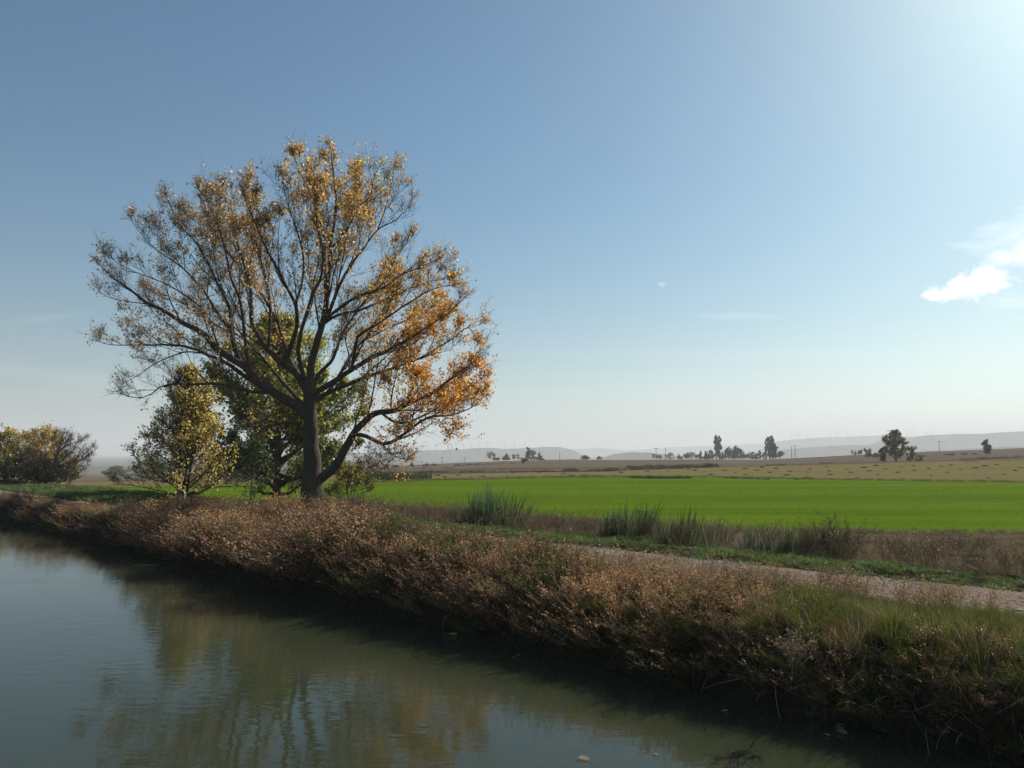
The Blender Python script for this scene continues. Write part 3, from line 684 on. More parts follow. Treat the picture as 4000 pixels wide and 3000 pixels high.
def weed(h, ns, nleaf, leaf, stemc, leafc, spread=.55, low=.3):
    """branchy dead weed: stems, side twigs, small shrivelled leaves and seed heads"""
    a = rng.uniform(0, 2 * PI, ns); D = unit(np.stack([np.cos(a) * spread * rng.uniform(.1, 1, ns), np.sin(a) * spread * rng.uniform(.1, 1, ns), np.ones(ns)], 1))
    S = np.stack([rng.normal(0, .06, ns), rng.normal(0, .06, ns), np.zeros(ns)], 1)
    P1 = sprout(S, D, h * rng.uniform(.55, 1.1, ns), .25, .1, 5, curl=-.12)
    V, f = tubes(P1, np.linspace(1, .5, 5)[None] * np.full((ns, 1), .0035), 3)
    A_ = Acc(); A_.add(V, [f], stemc)
    S2, T2, _ = along(P1, 5, low, 1.); P2 = sprout(S2, T2, h * rng.uniform(.12, .34, len(S2)), .8, .15, 3)
    V, f = tubes(P2, np.full((len(P2), 3), .0024), 3); A_.add(V, [f], stemc)
    S3, T3, _ = along(P2, max(1, int(nleaf / len(P2))), .1, 1.05)
    C = S3 + rng.normal(size=S3.shape) * leaf * .5
    V, f = kites(C, T3 + rng.normal(size=C.shape) * .9, leaf * rng.uniform(.5, 1.3, len(C)), .5)
    lc = np.array(leafc); pick = rng.integers(0, len(lc), len(C))
    A_.add(V, [f], np.repeat(jit(lc[pick], .3, .06), 4, 0))
    fs = {}
    for ff, m in A_.order: fs.setdefault(ff.shape[1], []).append(ff)
    return np.concatenate(A_.V), [np.concatenate(v) for v in fs.values()], np.concatenate(A_.T)
def scatter(acc, protos, P, scale, tilt=.15, tmul=None, lean=None):
    n = len(P); which = rng.integers(0, len(protos), n)
    scale = np.broadcast_to(scale, (n,))
    for k, (V, fs, tn) in enumerate(protos):
        I = np.where(which == k)[0]
        if not len(I): continue
        a = rng.uniform(0, 2 * PI, len(I)); ca, sa = np.cos(a), np.sin(a)
        R = np.zeros((len(I), 3, 3)); R[:, 0, 0] = ca; R[:, 0, 1] = -sa; R[:, 1, 0] = sa; R[:, 1, 1] = ca; R[:, 2, 2] = 1
        sh = rng.normal(0, tilt, (len(I), 2))
        if lean is not None: sh = sh + lean[I][:, :2]
        W_ = np.einsum('nij,kj->nki', R, V) * scale[I][:, None, None]
        W_[:, :, 0] += W_[:, :, 2] * sh[:, None, 0]; W_[:, :, 1] += W_[:, :, 2] * sh[:, None, 1]
        W_ += P[I][:, None]
        nv = len(V)
        F_ = [(np.arange(len(I))[:, None, None] * nv + f[None]).reshape(-1, f.shape[1]) for f in fs]
        tm = np.ones((len(I), 3)) if tmul is None else tmul[I]
        acc.add(W_.reshape(-1, 3), F_, (tn[None] * tm[:, None]).reshape(-1, 3))
def instance_tint(n, s=.2, h=.06): return np.exp(rng.normal(0, s, (n, 1))) * np.exp(rng.normal(0, h, (n, 3)))

# scrub height along the bank
def scrub_h(u): return np.interp(u, [-5, 2, 5, 8, 12.3, 17.8, 21.5, 26.5, 32, 46], [.34, .34, .36, .42, .52, .80, .72, .46, .40, .4])
RED, BRW, TAN_, DRK = (.39, .21, .10), (.34, .22, .12), (.50, .37, .22), (.15, .11, .065)
weeds_near = [weed(1., 7, 330, .042, (.11, .06, .035), [RED, BRW, TAN_, DRK, BRW]) for _ in range(5)]
weeds_mid = [weed(1., 7, 230, .05, (.12, .065, .04), [RED, RED, TAN_, BRW]) for _ in range(4)]
weeds_grn = [weed(1., 7, 260, .042, (.06, .06, .02), [(.12, .14, .035), (.10, .12, .03), (.20, .17, .06)]) for _ in range(3)]
A = Acc()
def patch(u, w): # which kind of plant grows where
    return np.array([nz(a, b, .42, 21) + .5 * nz(a, b, 1.1, 22) for a, b in zip(u, w)])
n = 3000
u_ = np.concatenate([rng.uniform(-2, 15, 2100), rng.uniform(15, 28, 1150), rng.uniform(28, 56, 800)])
wmax = np.interp(u_, [-2, 6, 16, 24, 36, 56], [2.0, 2.3, 2.7, 2.5, .9, .9])
w_ = -.02 + (wmax + .02) * rng.uniform(0, 1, len(u_)) ** 1.15
pz = patch(u_, w_)
isgrass = sstep(u_, 5.4, 3.6) * (.35 + .65 * sstep(w_, .3, 1.1)) + .12 > rng.uniform(0, 1, len(u_)) + pz * .25
left = (u_ > 27) & (rng.uniform(0, 1, len(u_)) < .45)
grow = ~isgrass & ~left
P = uw(u_, w_, bz(u_, w_) - .03)
hgt = scrub_h(u_) * rng.uniform(.75, 1.3, len(u_)) * (1 + .6 * pz) * (1 - .5 * sstep(w_, 1.2, 2.5) * (u_ < 17))
out_ = -NV[None] * np.clip(1.0 - w_, 0, 1)[:, None] * 1.1      # plants at the edge lean out over the water
p2 = patch(u_ * .8 + 50, w_ * .8); shade_ = np.exp(.55 * p2[:, None] * np.array([1.05, .9, .75]))
near = grow & (u_ < 15)
isgreen = (pz > .05) & (rng.uniform(0, 1, len(u_)) < .62)
k = near & ~isgreen; scatter(A, weeds_near, P[k], hgt[k] * 1.15, .22, instance_tint(k.sum(), .25, .05) * shade_[k], out_[k])
k = near & isgreen; scatter(A, weeds_grn, P[k], hgt[k] * 1.1, .2, instance_tint(k.sum()), out_[k])
k = grow & (u_ >= 15); scatter(A, weeds_mid, P[k], hgt[k] * 1.15, .22, instance_tint(k.sum(), .25, .06) * shade_[k], out_[k])
u3 = rng.uniform(2.6, 17, 260); w3 = rng.uniform(2.0, 3.3, 260)
scatter(A, weeds_near[:3], uw(u3, w3, bz(u3, w3) - .02), rng.uniform(.22, .5, 260), .15, instance_tint(260, .2, .05))
sc = A.build('dry_scrub', M_DRY); tag(sc, 'reddish brown dried weeds covering the canal bank', 'scrub', kind='stuff')

# green and withered bank grass
gr_near = [tuft(46, 1., .16, .38, .012, (.06, .10, .012), (.15, .155, .028)) for _ in range(5)]
gr_dry = [tuft(34, 1., .16, .5, .010, (.16, .12, .05), (.30, .23, .12)) for _ in range(4)]
A = Acc()
u_ = np.concatenate([rng.uniform(-3, 5.2, 2500), rng.uniform(5.2, 27, 1500), rng.uniform(27, 58, 1500)])
wmx = np.interp(u_, [-2, 7, 16, 24, 36, 56], [2.95, 3.0, 3.2, 2.9, 1.0, .9])
w_ = .42 + (wmx - .42) * rng.uniform(0, 1, len(u_)) ** .8
P = uw(u_, w_, bz(u_, w_) - .02)
hh = np.interp(u_, [-2, 5, 10, 26, 34, 58], [.48, .46, .4, .5, .5, .5]) * rng.uniform(.55, 1.2, len(u_)) * np.interp(w_, [.8, 1.4, 2.2, 2.8, 3.2], [1., .85, .5, .26, .15]) * (1 - .35 * sstep(u_, 5, 9))
dry = rng.uniform(0, 1, len(u_)) < np.interp(w_, [0, .7, 1.5], [.8, .45, .25]) + .25 * (u_ > 27)
out_ = -NV[None] * np.clip(.9 - w_, 0, 1)[:, None] * .9
scatter(A, gr_near, P[~dry], hh[~dry], .15, instance_tint((~dry).sum(), .22, .08), out_[~dry])
scatter(A, gr_dry, P[dry], hh[dry], .3, instance_tint(dry.sum(), .3, .06), out_[dry])
g_ = A.build('bank_grass', M_GRASS); tag(g_, 'green and withered grass along the near edge of the towpath', 'grass', kind='stuff')

# withered grass hanging down the face of the bank
A = Acc()
gr_hang = [tuft(30, 1., .12, .8, .010, (.05, .037, .024), (.15, .11, .065), 1.2) for _ in range(4)]
u_ = np.concatenate([rng.uniform(-2, 9, 650), rng.uniform(9, 28, 600), rng.uniform(28, 50, 350)]); w_ = rng.uniform(-.08, .5, len(u_))
P = uw(u_, w_, bz(u_, w_) - .03); hh = rng.uniform(.18, .45, len(u_))
kg = rng.uniform(0, 1, len(u_)) < np.interp(u_, [-2, 6, 12], [.4, .3, .12])
scatter(A, gr_near, P[kg], hh[kg] * 1.1, .35, instance_tint(kg.sum(), .3, .07), -NV[None] * rng.uniform(.6, 1.6, kg.sum())[:, None])
P = P[~kg]; hh = hh[~kg]; u_ = u_[~kg]
scatter(A, gr_hang, P, hh, .35, instance_tint(len(u_), .35, .07), -NV[None] * rng.uniform(.6, 1.8, len(u_))[:, None])
g_ = A.build('hanging_grass', M_GRASS); tag(g_, 'withered grass drooping down the shaded face of the bank', 'grass', kind='stuff')

# short verge grass beyond the path
gr_short = [tuft(30, 1., .55, .6, .05, (.075, .125, .025), (.165, .19, .05)) for _ in range(5)]
gr_clov = [tuft(26, 1., .8, 1.2, .16, (.06, .115, .035), (.13, .19, .07)) for _ in range(3)]
A = Acc()
u_ = np.concatenate([rng.uniform(-4, 14, 5200), rng.uniform(14, 34, 4200), rng.uniform(34, 60, 2600)])
w_ = path_mid(u_) + path_half(u_) * rng.uniform(.82, 1.05, len(u_)) + rng.uniform(0, 1, len(u_)) ** 1.1 * np.interp(u_, [0, 20, 40, 60], [3.4, 3.2, 6, 7])
P = uw(u_, w_, bz(u_, w_) - .01)
hh = rng.uniform(.06, .16, len(u_)) * (1 + .8 * np.clip(patch(u_, w_), -.5, 1)) * (1 + .8 * (u_ > 28))
cl = rng.uniform(0, 1, len(u_)) < .3
scatter(A, gr_short, P[~cl], hh[~cl], .1, instance_tint((~cl).sum(), .25, .07))
scatter(A, gr_clov, P[cl], hh[cl] * .7, .1, instance_tint(cl.sum(), .2, .06))
g_ = A.build('verge_grass', M_GRASS); tag(g_, 'short green grass on the verge between towpath and field', 'grass', kind='stuff')

def u_at(px, w):
    dx, _ = ray(px, HOR); t = (W0 + w) / (dx * NV[0] + NV[1]); return t * (dx * DV[0] + DV[1])
# withered grass of the ditch between verge and field
A = Acc()
gr_fawn = [tuft(40, 1., .45, .7, .022, (.11, .078, .045), (.20, .15, .09)) for _ in range(4)]
gr_brn = [tuft(36, 1., .5, .7, .025, (.07, .05, .032), (.13, .09, .055)) for _ in range(3)]
u_ = np.concatenate([rng.uniform(-16, 12, 4200), rng.uniform(12, 36, 2400)]); w_ = rng.uniform(7.0, 26, len(u_))
ok = w_ < np.interp(u_, [-16, -6, 2, 10, 40], [26, 25, 20.5, 17.3, 15.5]); u_ = u_[ok]; w_ = w_[ok]
P = uw(u_, w_, np.where(w_ < 9, bz(u_, np.minimum(w_, 9.5)), np.interp(w_, [8, 17.5], [.66, .18])) + .02)
pz = patch(u_ * .6, w_ * .6); hh = rng.uniform(.16, .34, len(u_)) * (1 + .5 * pz)
dk = pz + rng.normal(0, .2, len(u_)) > .15
lean_ = np.tile(np.array([[-.5, -.2, 0]]), (len(u_), 1))
scatter(A, gr_fawn, P[~dk], hh[~dk], .25, instance_tint((~dk).sum(), .22, .05), lean_[~dk])
scatter(A, gr_brn, P[dk], hh[dk], .25, instance_tint(dk.sum(), .25, .06), lean_[dk])
ab = rng.uniform(-.32, .66, 1500); rb = np.interp(ab, az, r1) + rng.normal(0, .55, 1500)
scatter(A, gr_fawn, np.column_stack([rb * np.sin(ab), rb * np.cos(ab), np.full(1500, .19)]), rng.uniform(.08, .26, 1500), .25, instance_tint(1500, .25, .06))
ab = rng.uniform(-.2, .64, 1900); rb = np.interp(ab, az, r2) + rng.normal(.3, .7, 1900) + .5 * np.sin(ab * 60)
gr_edge = [tuft(30, 1., 1.2, .6, .10, (.10, .11, .03), (.21, .18, .07)) for _ in range(3)]
scatter(A, gr_edge, np.column_stack([rb * np.sin(ab), rb * np.cos(ab), np.full(1900, .19)]), rng.uniform(.10, .34, 1900), .2, instance_tint(1900, .25, .07))
# taller dead stems scattered in front of the field
wd = [weed(1., 5, 90, .04, (.17, .12, .07), [(.20, .14, .08), (.14, .09, .05), (.26, .2, .12)], .35, .45) for _ in range(4)]
u2 = rng.uniform(-2, 30, 1000); w2 = rng.uniform(6.8, 9.0, 1000); k = rng.uniform(0, 1, 1000) < np.interp(u2, [-2, 2, 5, 30], [.25, .5, 1, .9]); u2 = u2[k]; w2 = w2[k]
scatter(A, wd, uw(u2, w2, bz(u2, w2) - .02), rng.uniform(.35, .85, len(u2)), .15, instance_tint(len(u2), .2, .05))
reed_low = [tuft(5, 1., .14, .14, .020, (.06, .09, .035), (.18, .18, .10), .7) for _ in range(4)]
u4 = rng.uniform(u_at(850, 7.7), u_at(600, 7.7), 150); w4 = 7.7 + rng.normal(0, .35, 150)
scatter(A, reed_low, uw(u4, w4, bz(u4, w4) - .02), rng.uniform(.25, .75, 150), .15, instance_tint(150, .3, .08))
g_ = A.build('withered_grass', M_GRASS); tag(g_, 'fawn withered grass and dead stems in the ditch before the green field', 'grass', kind='stuff')

# young cereal in drilled rows (near half of the field)
A = Acc(); crop_p = [tuft(7, 1., .9, .45, .22, (.080, .135, .010), (.105, .165, .013)) for _ in range(4)]
n_ = 26000; x_ = rng.uniform(-46, 46, n_); k_ = rng.integers(0, 46, n_); y_ = 24 + k_ * 1.0 + .06 * x_ + rng.normal(0, .06, n_) + .25 * np.sin(x_ * .11)
P = np.stack([x_, y_, np.full(n_, .195)], 1); uu, ww = to_uw(P)
ang_ = np.arctan2(x_, y_); rr_ = np.hypot(x_, y_)
ok = (rr_ > np.interp(ang_, az, r1) + .3) & (rr_ < np.interp(ang_, az, r2) - .5) & (np.abs(ang_) < .75) & (y_ < 72)
P = P[ok]; scatter(A, crop_p, P, rng.uniform(.03, .075, len(P)), .15, instance_tint(len(P), .1, .03))
g_ = A.build('young_cereal', M_GRASS); tag(g_, 'fresh green young cereal growing in rows on the flat field', 'crop', kind='stuff')

# reed clumps (things)
reed_p = [tuft(17, 1., .16, .10, .024, (.045, .085, .028), (.11, .16, .065), .7) for _ in range(4)]
pale_p = [tuft(14, 1., .10, .22, .014, (.16, .16, .11), (.30, .29, .22), .5) for _ in range(3)]
def reeds(label, u0, u1, wc, h, n, pale, name='reed_clump', fall=.5):
    uu = rng.uniform(u0, u1, n); ww = wc + rng.normal(0, .28, n)
    hv = h * rng.uniform(.3, 1.2, n) * (1 - fall * np.abs((uu - (u0 + u1) / 2) / ((u1 - u0) / 2)) ** 2)
    c = uw(np.array((u0 + u1) / 2), np.array(wc), float(bz(np.array([(u0 + u1) / 2]), np.array([wc]))[0]))
    A = Acc(); k = rng.uniform(0, 1, n) < pale
    P = uw(uu, ww, bz(uu, ww) - .03)
    scatter(A, reed_p, P[~k], hv[~k], .13, instance_tint((~k).sum(), .3, .07), np.tile([[.12, 0, 0]], ((~k).sum(), 1)))
    if k.any(): scatter(A, pale_p, P[k], hv[k] * .8, .16, instance_tint(k.sum(), .2, .05))
    return tag(A.build(name, M_GRASS, loc=c), label, 'reeds', 'reed clumps on the verge')
reeds('tallest dark green reed clump standing alone left of the others', u_at(520, 8), u_at(464, 8), 8., 1.5, 72, .08, fall=.45)
reeds('wide dark green reed clump with taller right end, in the middle of the verge', u_at(655, 7.7), u_at(609, 7.7), 7.7, 1.25, 62, .10, fall=.3)
reeds('ragged dark reeds adjoining the wide clump on its right', u_at(700, 7.8), u_at(655, 7.8), 7.8, 1.25, 36, .2)
reeds('sparse pale-streaked reeds between the wide clump and the dark shrub', u_at(800, 7.6), u_at(742, 7.6), 7.6, .9, 56, .55, fall=.3)
def feathery(px, w, n_, h, spread_, protos, label):
    u0 = u_at(px, w); c = uw(np.array(u0), np.array(w), float(bz(np.array([u0]), np.array([min(w, 9.5)]))[0]))
    q = rng.normal(0, 1, (n_, 2)) * spread_ * .5; q = np.clip(q, -spread_, spread_)
    P = c[None] + np.column_stack([q[:, 0], q[:, 1], np.full(n_, -.03)])
    A_ = Acc(); hv = h * rng.uniform(.45, 1.1, n_) * (1 - .45 * np.minimum(np.abs(q[:, 0]) / spread_, 1))
    scatter(A_, protos, P, hv, .12, instance_tint(n_, .2, .05), np.column_stack([q * .35, np.zeros(n_)]))
    return tag(A_.build('shrub', M_GRASS, loc=c), label, 'shrub')
dk_p = [weed(1., 6, 260, .04, (.05, .04, .025), [(.05, .065, .025), (.075, .075, .03), (.10, .085, .04)], .22, .2) for _ in range(4)]
feathery(822, 7.7, 25, 1.12, .52, dk_p, 'dark feathery shrub at the right end of the reeds')
br_p = [weed(1., 7, 160, .06, (.08, .06, .04), [(.10, .075, .05), (.13, .10, .06)], .9, .2) for _ in range(3)]
feathery(960, 14.5, 26, .55, .9, br_p, 'small brown bush rising from the dry ditch grass near the right frame edge')

# bent pale dead stems hanging over the water
A = Acc()
def dead_stems(n, ulo, uhi, wlo, whi, lo, hi, rad=.0045):
    u_ = rng.uniform(ulo, uhi, n); w_ = rng.uniform(wlo, whi, n)
    S = uw(u_, w_, bz(u_, np.maximum(w_, .05)) * rng.uniform(.4, 1., n) + .05)
    Lg = rng.uniform(lo, hi, n); a = rng.normal(0, .8, n)
    D = -NV[None] * np.cos(a)[:, None] + DV[None] * np.sin(a)[:, None] + np.array([0, 0, 1]) * rng.uniform(-.1, .9, n)[:, None]
    D = unit(D); s = np.linspace(0, 1, 6)[None, :, None]
    kink = rng.uniform(.3, .8, n)[:, None, None]
    drop = rng.uniform(-.1, 1.1, n)[:, None, None] * s ** 2 + (rng.uniform(0, 1, n) < .3)[:, None, None] * np.maximum(s - kink, 0) * 1.2
    P = S[:, None] + D[:, None] * s * Lg[:, None, None] + np.array([0, 0, -1.]) * drop * Lg[:, None, None] + rng.normal(size=(n, 1, 3)) * .25 * s ** 2 * Lg[:, None, None] + np.cumsum(rng.normal(size=(n, 6, 3)) * .018, 1) * Lg[:, None, None]
    P[:, :, 2] = np.maximum(P[:, :, 2], .01)
    V, f = tubes(P, np.linspace(1, .5, 6)[None] * rng.uniform(.6, 1.3, (n, 1)) * rad, 4)
    c = np.array([.58, .50, .36]) * np.exp(rng.normal(0, .4, (n, 1))); A.add(V, [f], np.repeat(c, 24, 0))
dead_stems(300, -1.5, 5.6, -.02, .7, .10, .42, .0034)
dead_stems(110, 5, 13, -.02, 1.2, .1, .36, .0032)
dead_stems(40, 12, 40, -.05, .8, .2, .6, .005)
g_ = A.build('dead_stems', M_DRY); tag(g_, 'bent bleached plant stems hanging over the dark water', 'dead stems', kind='stuff')
A = Acc()
c = at(793, 652, 9.3); pr_ = [weed(.34, 9, 120, .03, (.34, .28, .18), [(.36, .30, .19), (.25, .2, .12)], .9, .2) for _ in range(2)]
scatter(A, pr_, c[None] + rng.normal(size=(4, 3)) * .06 + np.array([0, 0, -.1]), np.full(4, 1.), .6)
V, f = tubes(spline(np.array([c + (.1, .35, -.45), c + (.06, .2, -.2), c + (0, .0, -.08)]), .05), np.full(len(spline(np.array([c + (.1, .35, -.45), c + (.06, .2, -.2), c + (0, .0, -.08)]), .05)), .006), 5); A.add(V, [f], (.3, .25, .17))
tag(A.build('dry_sprig', M_DRY, loc=c), 'pale straw-coloured dead sprig leaning out of the dark bank', 'plant')

# ------------------------------------------------------------------ floating leaves
def float_leaf(px, py, size, col, label):
    p = on_level(px, py, .012); A_ = Acc()
    a = rng.uniform(0, 2 * PI); n_ = 10; t = np.linspace(0, PI, n_)
    half = np.sin(t) ** .8 * size * .38; s = -np.cos(t) * size * .5
    d = np.array([math.cos(a), math.sin(a), 0]); q = np.array([-d[1], d[0], 0])
    cup = np.array([0, 0, 1.])
    mid = p + d * s[:, None] + cup * (np.abs(s) ** 1.5 * .5)[:, None]
    Lf = mid + q * half[:, None] + cup * half[:, None] * .5; Rt = mid - q * half[:, None] + cup * half[:, None] * .4
    V = np.concatenate([Lf, mid, Rt]); k = np.arange(n_ - 1)
    A_.add(V, [np.stack([k, k + 1, n_ + k + 1, n_ + k], 1), np.stack([n_ + k, n_ + k + 1, 2 * n_ + k + 1, 2 * n_ + k], 1)], col)
    pet = np.array([p + d * size * .5, p + d * size * .75 + cup * size * .12, p + d * size * .95 + cup * size * .2])
    V, f = tubes(pet, np.full(3, size * .018), 4); A_.add(V, [f], np.array(col) * .7)
    return tag(A_.build('fallen_leaf', M_LEAF, loc=p), label, 'leaf', 'leaves floating on the canal')
for px, py, s, c, lab in (
    (453, 635, .17, (.8, .6, .12), 'yellow leaf floating close under the brown scrub'),
    (518, 655.5, .12, (.30, .26, .2), 'greyish floating leaf beside the dark bank, right of the yellow one'),
    (514.5, 657.5, .07, (.36, .26, .12), 'tiny tan leaf touching the greyish floating leaf'),
    (725.5, 711, .075, (.62, .58, .12), 'small yellow-green leaf alone on the dark water'),
    (841, 726, .12, (.75, .42, .16), 'orange-brown curled leaf, rearmost of three in a row'),  # these three orange leaves are lightened to imitate a patch of sun
    (840.5, 729.2, .12, (.78, .46, .18), 'orange-brown leaf in the middle of three in a row'),
    (841.5, 733, .14, (.85, .68, .42), 'orange leaf painted palest as if sunlit, front of three in a row'),
    (827.5, 735.3, .07, (.55, .5, .4), 'small whitish leaf left of the three orange leaves'),
    (883, 731, .06, (.5, .46, .38), 'small pale leaf right of the three orange leaves'),
    (879.5, 736.5, .035, (.55, .5, .42), 'pale speck of a leaf in front of the small pale one'),
    (584, 759, .12, (.62, .52, .36), 'tan leaf floating by itself near the bottom of the view'),
    (656, 754, .045, (.5, .47, .4), 'pale speck of a leaf on blue reflections near the bottom'),
    (747, 695, .12, (.13, .12, .10), 'dull grey leaf in the darkest water below the dead stems')):
    float_leaf(px, py, s, c, lab)
p = on_level(146, 565.5, .012)
pts = p + np.array([[-.35, -.03, 0], [-.1, .0, .012], [.15, .03, .005], [.36, .05, .01]])
V, f = tubes(pts, np.array([.012, .018, .016, .006]), 6); A_ = Acc(); A_.add(V, [f], (.30, .26, .2))
tag(A_.build('floating_stick', M_DRY, loc=p), 'pale stick floating beside the shadowed bank', 'stick')

# ------------------------------------------------------------------ stone marker and lectern
M_CONC = soil_mat('old_stone', [(.3, (.11, .10, .08)), (.6, (.19, .17, .135)), (.75, (.26, .23, .19))], nscale=7, bump=.5, bscale=30, dist=.01)
M_WOOD = soil_mat('dark_wood', [(.3, (.018, .014, .011)), (.7, (.05, .04, .03))], sc=(1, 1, .2), nscale=12, bump=.4, bscale=40, dist=.006)
M_PANEL = soil_mat('panel_print', [(.4, (.14, .12, .105)), (.6, (.22, .18, .16))], nscale=9, bump=.05)
mp_ = at(181, 505, 31.6); mp_[2] = float(bz(*[np.array([v]) for v in to_uw(mp_)])[0]) - .03
mark = thing('stone_marker', mp_, 'grey round-topped stone slab with a pale raised rim beside the towpath', 'stone marker')
def arch(w_, h_, n_=14):
    t = np.linspace(0, PI, n_); r = w_ / 2
    return np.concatenate([[[r, 0]], np.stack([np.cos(t) * r, h_ - r + np.sin(t) * r], 1), [[-r, 0]]])
def slab(prof, y0, y1, off):
    n_ = len(prof); V = np.concatenate([np.column_stack([prof[:, 0], np.full(n_, y), prof[:, 1]]) for y in (y0, y1)]) + off
    k = np.arange(n_); q = np.stack([k, (k + 1) % n_, n_ + (k + 1) % n_, n_ + k], 1)
    return V, q, n_
pf = arch(.36, .72)
V, q, n_ = slab(pf, -.07, .07, mp_)
mk('slab', V, [q, np.arange(n_)[None], (n_ + np.arange(n_)[::-1])[None]], M_CONC, mark)
pf2 = arch(.30, .68); n_ = len(pf); V = np.concatenate([np.column_stack([a[:, 0], np.full(n_, y), a[:, 1]]) for a in (pf, pf2) for y in (-.095, -.0705)]) + mp_
k = np.arange(n_ - 1); rim = [np.stack([k, k + 1, 2 * n_ + k + 1, 2 * n_ + k], 1), np.stack([k, k + 1, n_ + k + 1, n_ + k], 1), np.stack([2 * n_ + k, 2 * n_ + k + 1, 3 * n_ + k + 1, 3 * n_ + k], 1)]
M_RIM = soil_mat('pale_rim', [(.3, (.5, .45, .38)), (.7, (.62, .57, .49))], nscale=9, bump=.2)
mk('rim', V, rim, M_RIM, mark)
lp = at(190.2, 505, 31.4); lp[2] = float(bz(*[np.array([v]) for v in to_uw(lp)])[0]) - .03
lec = thing('information_lectern', lp, 'dark wooden post carrying a slanted information panel beside the stone slab', 'lectern')
V, f = box(0, 0, .30, .10, .09, .60); V[:, 0] += V[:, 2] * .10; mk('post', V + lp, [f], M_WOOD, lec)
an = .42; c_, s_ = math.cos(an), math.sin(an)
def tilt(V): return np.column_stack([V[:, 0] * c_ - V[:, 2] * s_, V[:, 1], V[:, 0] * s_ + V[:, 2] * c_])
V, f = box(0, 0, 0, .36, .46, .03); pan = mk('panel', tilt(V) + lp + (.03, 0, .63), [f], M_PANEL, lec)
V, f = box(0, 0, 0, .30, .10, .05); mk('bracket', tilt(V) + lp + (.07, 0, .595), [f], M_WOOD, lec)

# ------------------------------------------------------------------ distant trees
def far_proto(kind, seed):
    """unit-height crown and trunk; many small leaf clumps through the crown's volume"""
    r_ = np.random.default_rng(seed); n_ = 2400
    if kind == 'column':
        lob = [(r_.normal(0, .04), r_.normal(0, .04), z, .085 * (1 - abs(z - .45) ** 2 * 1.6) * r_.uniform(.7, 1.2), .09) for z in np.linspace(.14, .97, 15)]
    elif kind == 'round':
        lob = [(r_.normal(0, .2), r_.normal(0, .2), r_.uniform(.25, .82), r_.uniform(.17, .28), r_.uniform(.12, .2)) for _ in range(18)]
    elif kind == 'cone':
        lob = [(r_.normal(0, .10 * (1.1 - z)), r_.normal(0, .1 * (1.1 - z)), z, .26 * (1.12 - z) * r_.uniform(.7, 1.2), .12) for z in np.linspace(.1, .95, 12)]
    elif kind == 'shaggy':
        lob = [(r_.normal(0, .2), r_.normal(0, .2), r_.uniform(.1, .9), r_.uniform(.11, .2), r_.uniform(.09, .16)) for _ in range(26)]
    elif kind == 'mound':
        lob = [(r_.normal(0, .45), r_.normal(0, .4), r_.uniform(.1, .6), r_.uniform(.2, .4), r_.uniform(.2, .35)) for _ in range(14)]
    else: lob = []
    A_ = Acc()
    if kind == 'bare':
        for q in range(26):
            a = r_.uniform(0, 2 * PI); h0 = r_.uniform(.1, .6); E = np.array([math.cos(a) * r_.uniform(.1, .3), math.sin(a) * r_.uniform(.1, .3), min(1, h0 + r_.uniform(.25, .5))])
            P_ = np.array([[0, 0, h0], [E[0] * .5, E[1] * .5, (h0 + E[2]) / 2 - .03], E]); V, f = tubes(P_, np.array([.012, .008, .004]), 3); A_.add(V, [f], (.085, .07, .055))
            S3, T3, _ = along(P_[None], 12, .2, 1.); Pq = sprout(S3, T3, rng.uniform(.06, .16, 12), .7, .3, 3); V, f = tubes(Pq, np.full((12, 3), .004), 3); A_.add(V, [f], (.10, .082, .065))
        return A_, 'bare'
    w_ = np.array([l[3] ** 2 * l[4] for l in lob]); w_ /= w_.sum()
    pick = r_.choice(len(lob), n_, p=w_); Lb = np.array(lob)[pick]
    d = unit(r_.normal(size=(n_, 3))) * (r_.uniform(0, 1, (n_, 1)) ** .45)
    C = Lb[:, :3] + d * Lb[:, [3, 3, 4]]
    V, f = kites(C, r_.normal(size=(n_, 3)), r_.uniform(.6, 1.4, n_) * (.05 if kind == 'column' else .075 if kind != 'mound' else .14), .8)
    br = np.exp(r_.normal(0, .25, len(lob)))[pick]
    A_.add(V, [f], np.repeat(np.array([[.5, .5, .5]]) * br[:, None] * np.exp(r_.normal(0, .2, (n_, 1))), 4, 0))
    return A_, kind
def far_leaf(name, col):
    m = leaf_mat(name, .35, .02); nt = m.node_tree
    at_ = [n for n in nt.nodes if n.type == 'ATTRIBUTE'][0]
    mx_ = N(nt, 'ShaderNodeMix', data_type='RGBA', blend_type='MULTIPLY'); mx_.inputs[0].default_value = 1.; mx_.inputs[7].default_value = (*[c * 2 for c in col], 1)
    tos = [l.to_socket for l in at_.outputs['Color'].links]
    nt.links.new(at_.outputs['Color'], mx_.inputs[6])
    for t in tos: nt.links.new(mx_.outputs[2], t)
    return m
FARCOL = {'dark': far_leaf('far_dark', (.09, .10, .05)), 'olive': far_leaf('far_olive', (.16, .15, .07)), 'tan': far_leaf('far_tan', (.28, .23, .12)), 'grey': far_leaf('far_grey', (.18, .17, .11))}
PROTO = {}
def field_z(p):  # height of the stubble under a pixel: march along the sight line
    best = None
    dx, dz = ray(p[0] * .256, p[1] * .256)
    a = math.atan(dx)
    ra_ = np.interp(a, az, r2); rb_ = np.interp(a, az, r3); rc_ = np.interp(a, az, rs); za = .2; zb = np.interp(a, az, z3); zc = np.interp(a, az, zs)
    for Y in np.arange(60, 380, .5):
        r = Y * math.hypot(1, dx); z = np.interp(r, [ra_, rb_, rc_], [za, zb, zc])
        if EYE + dz * Y <= z: return np.array([dx * Y, Y, z - .02])
    return np.array([dx * 380, 380, zc])
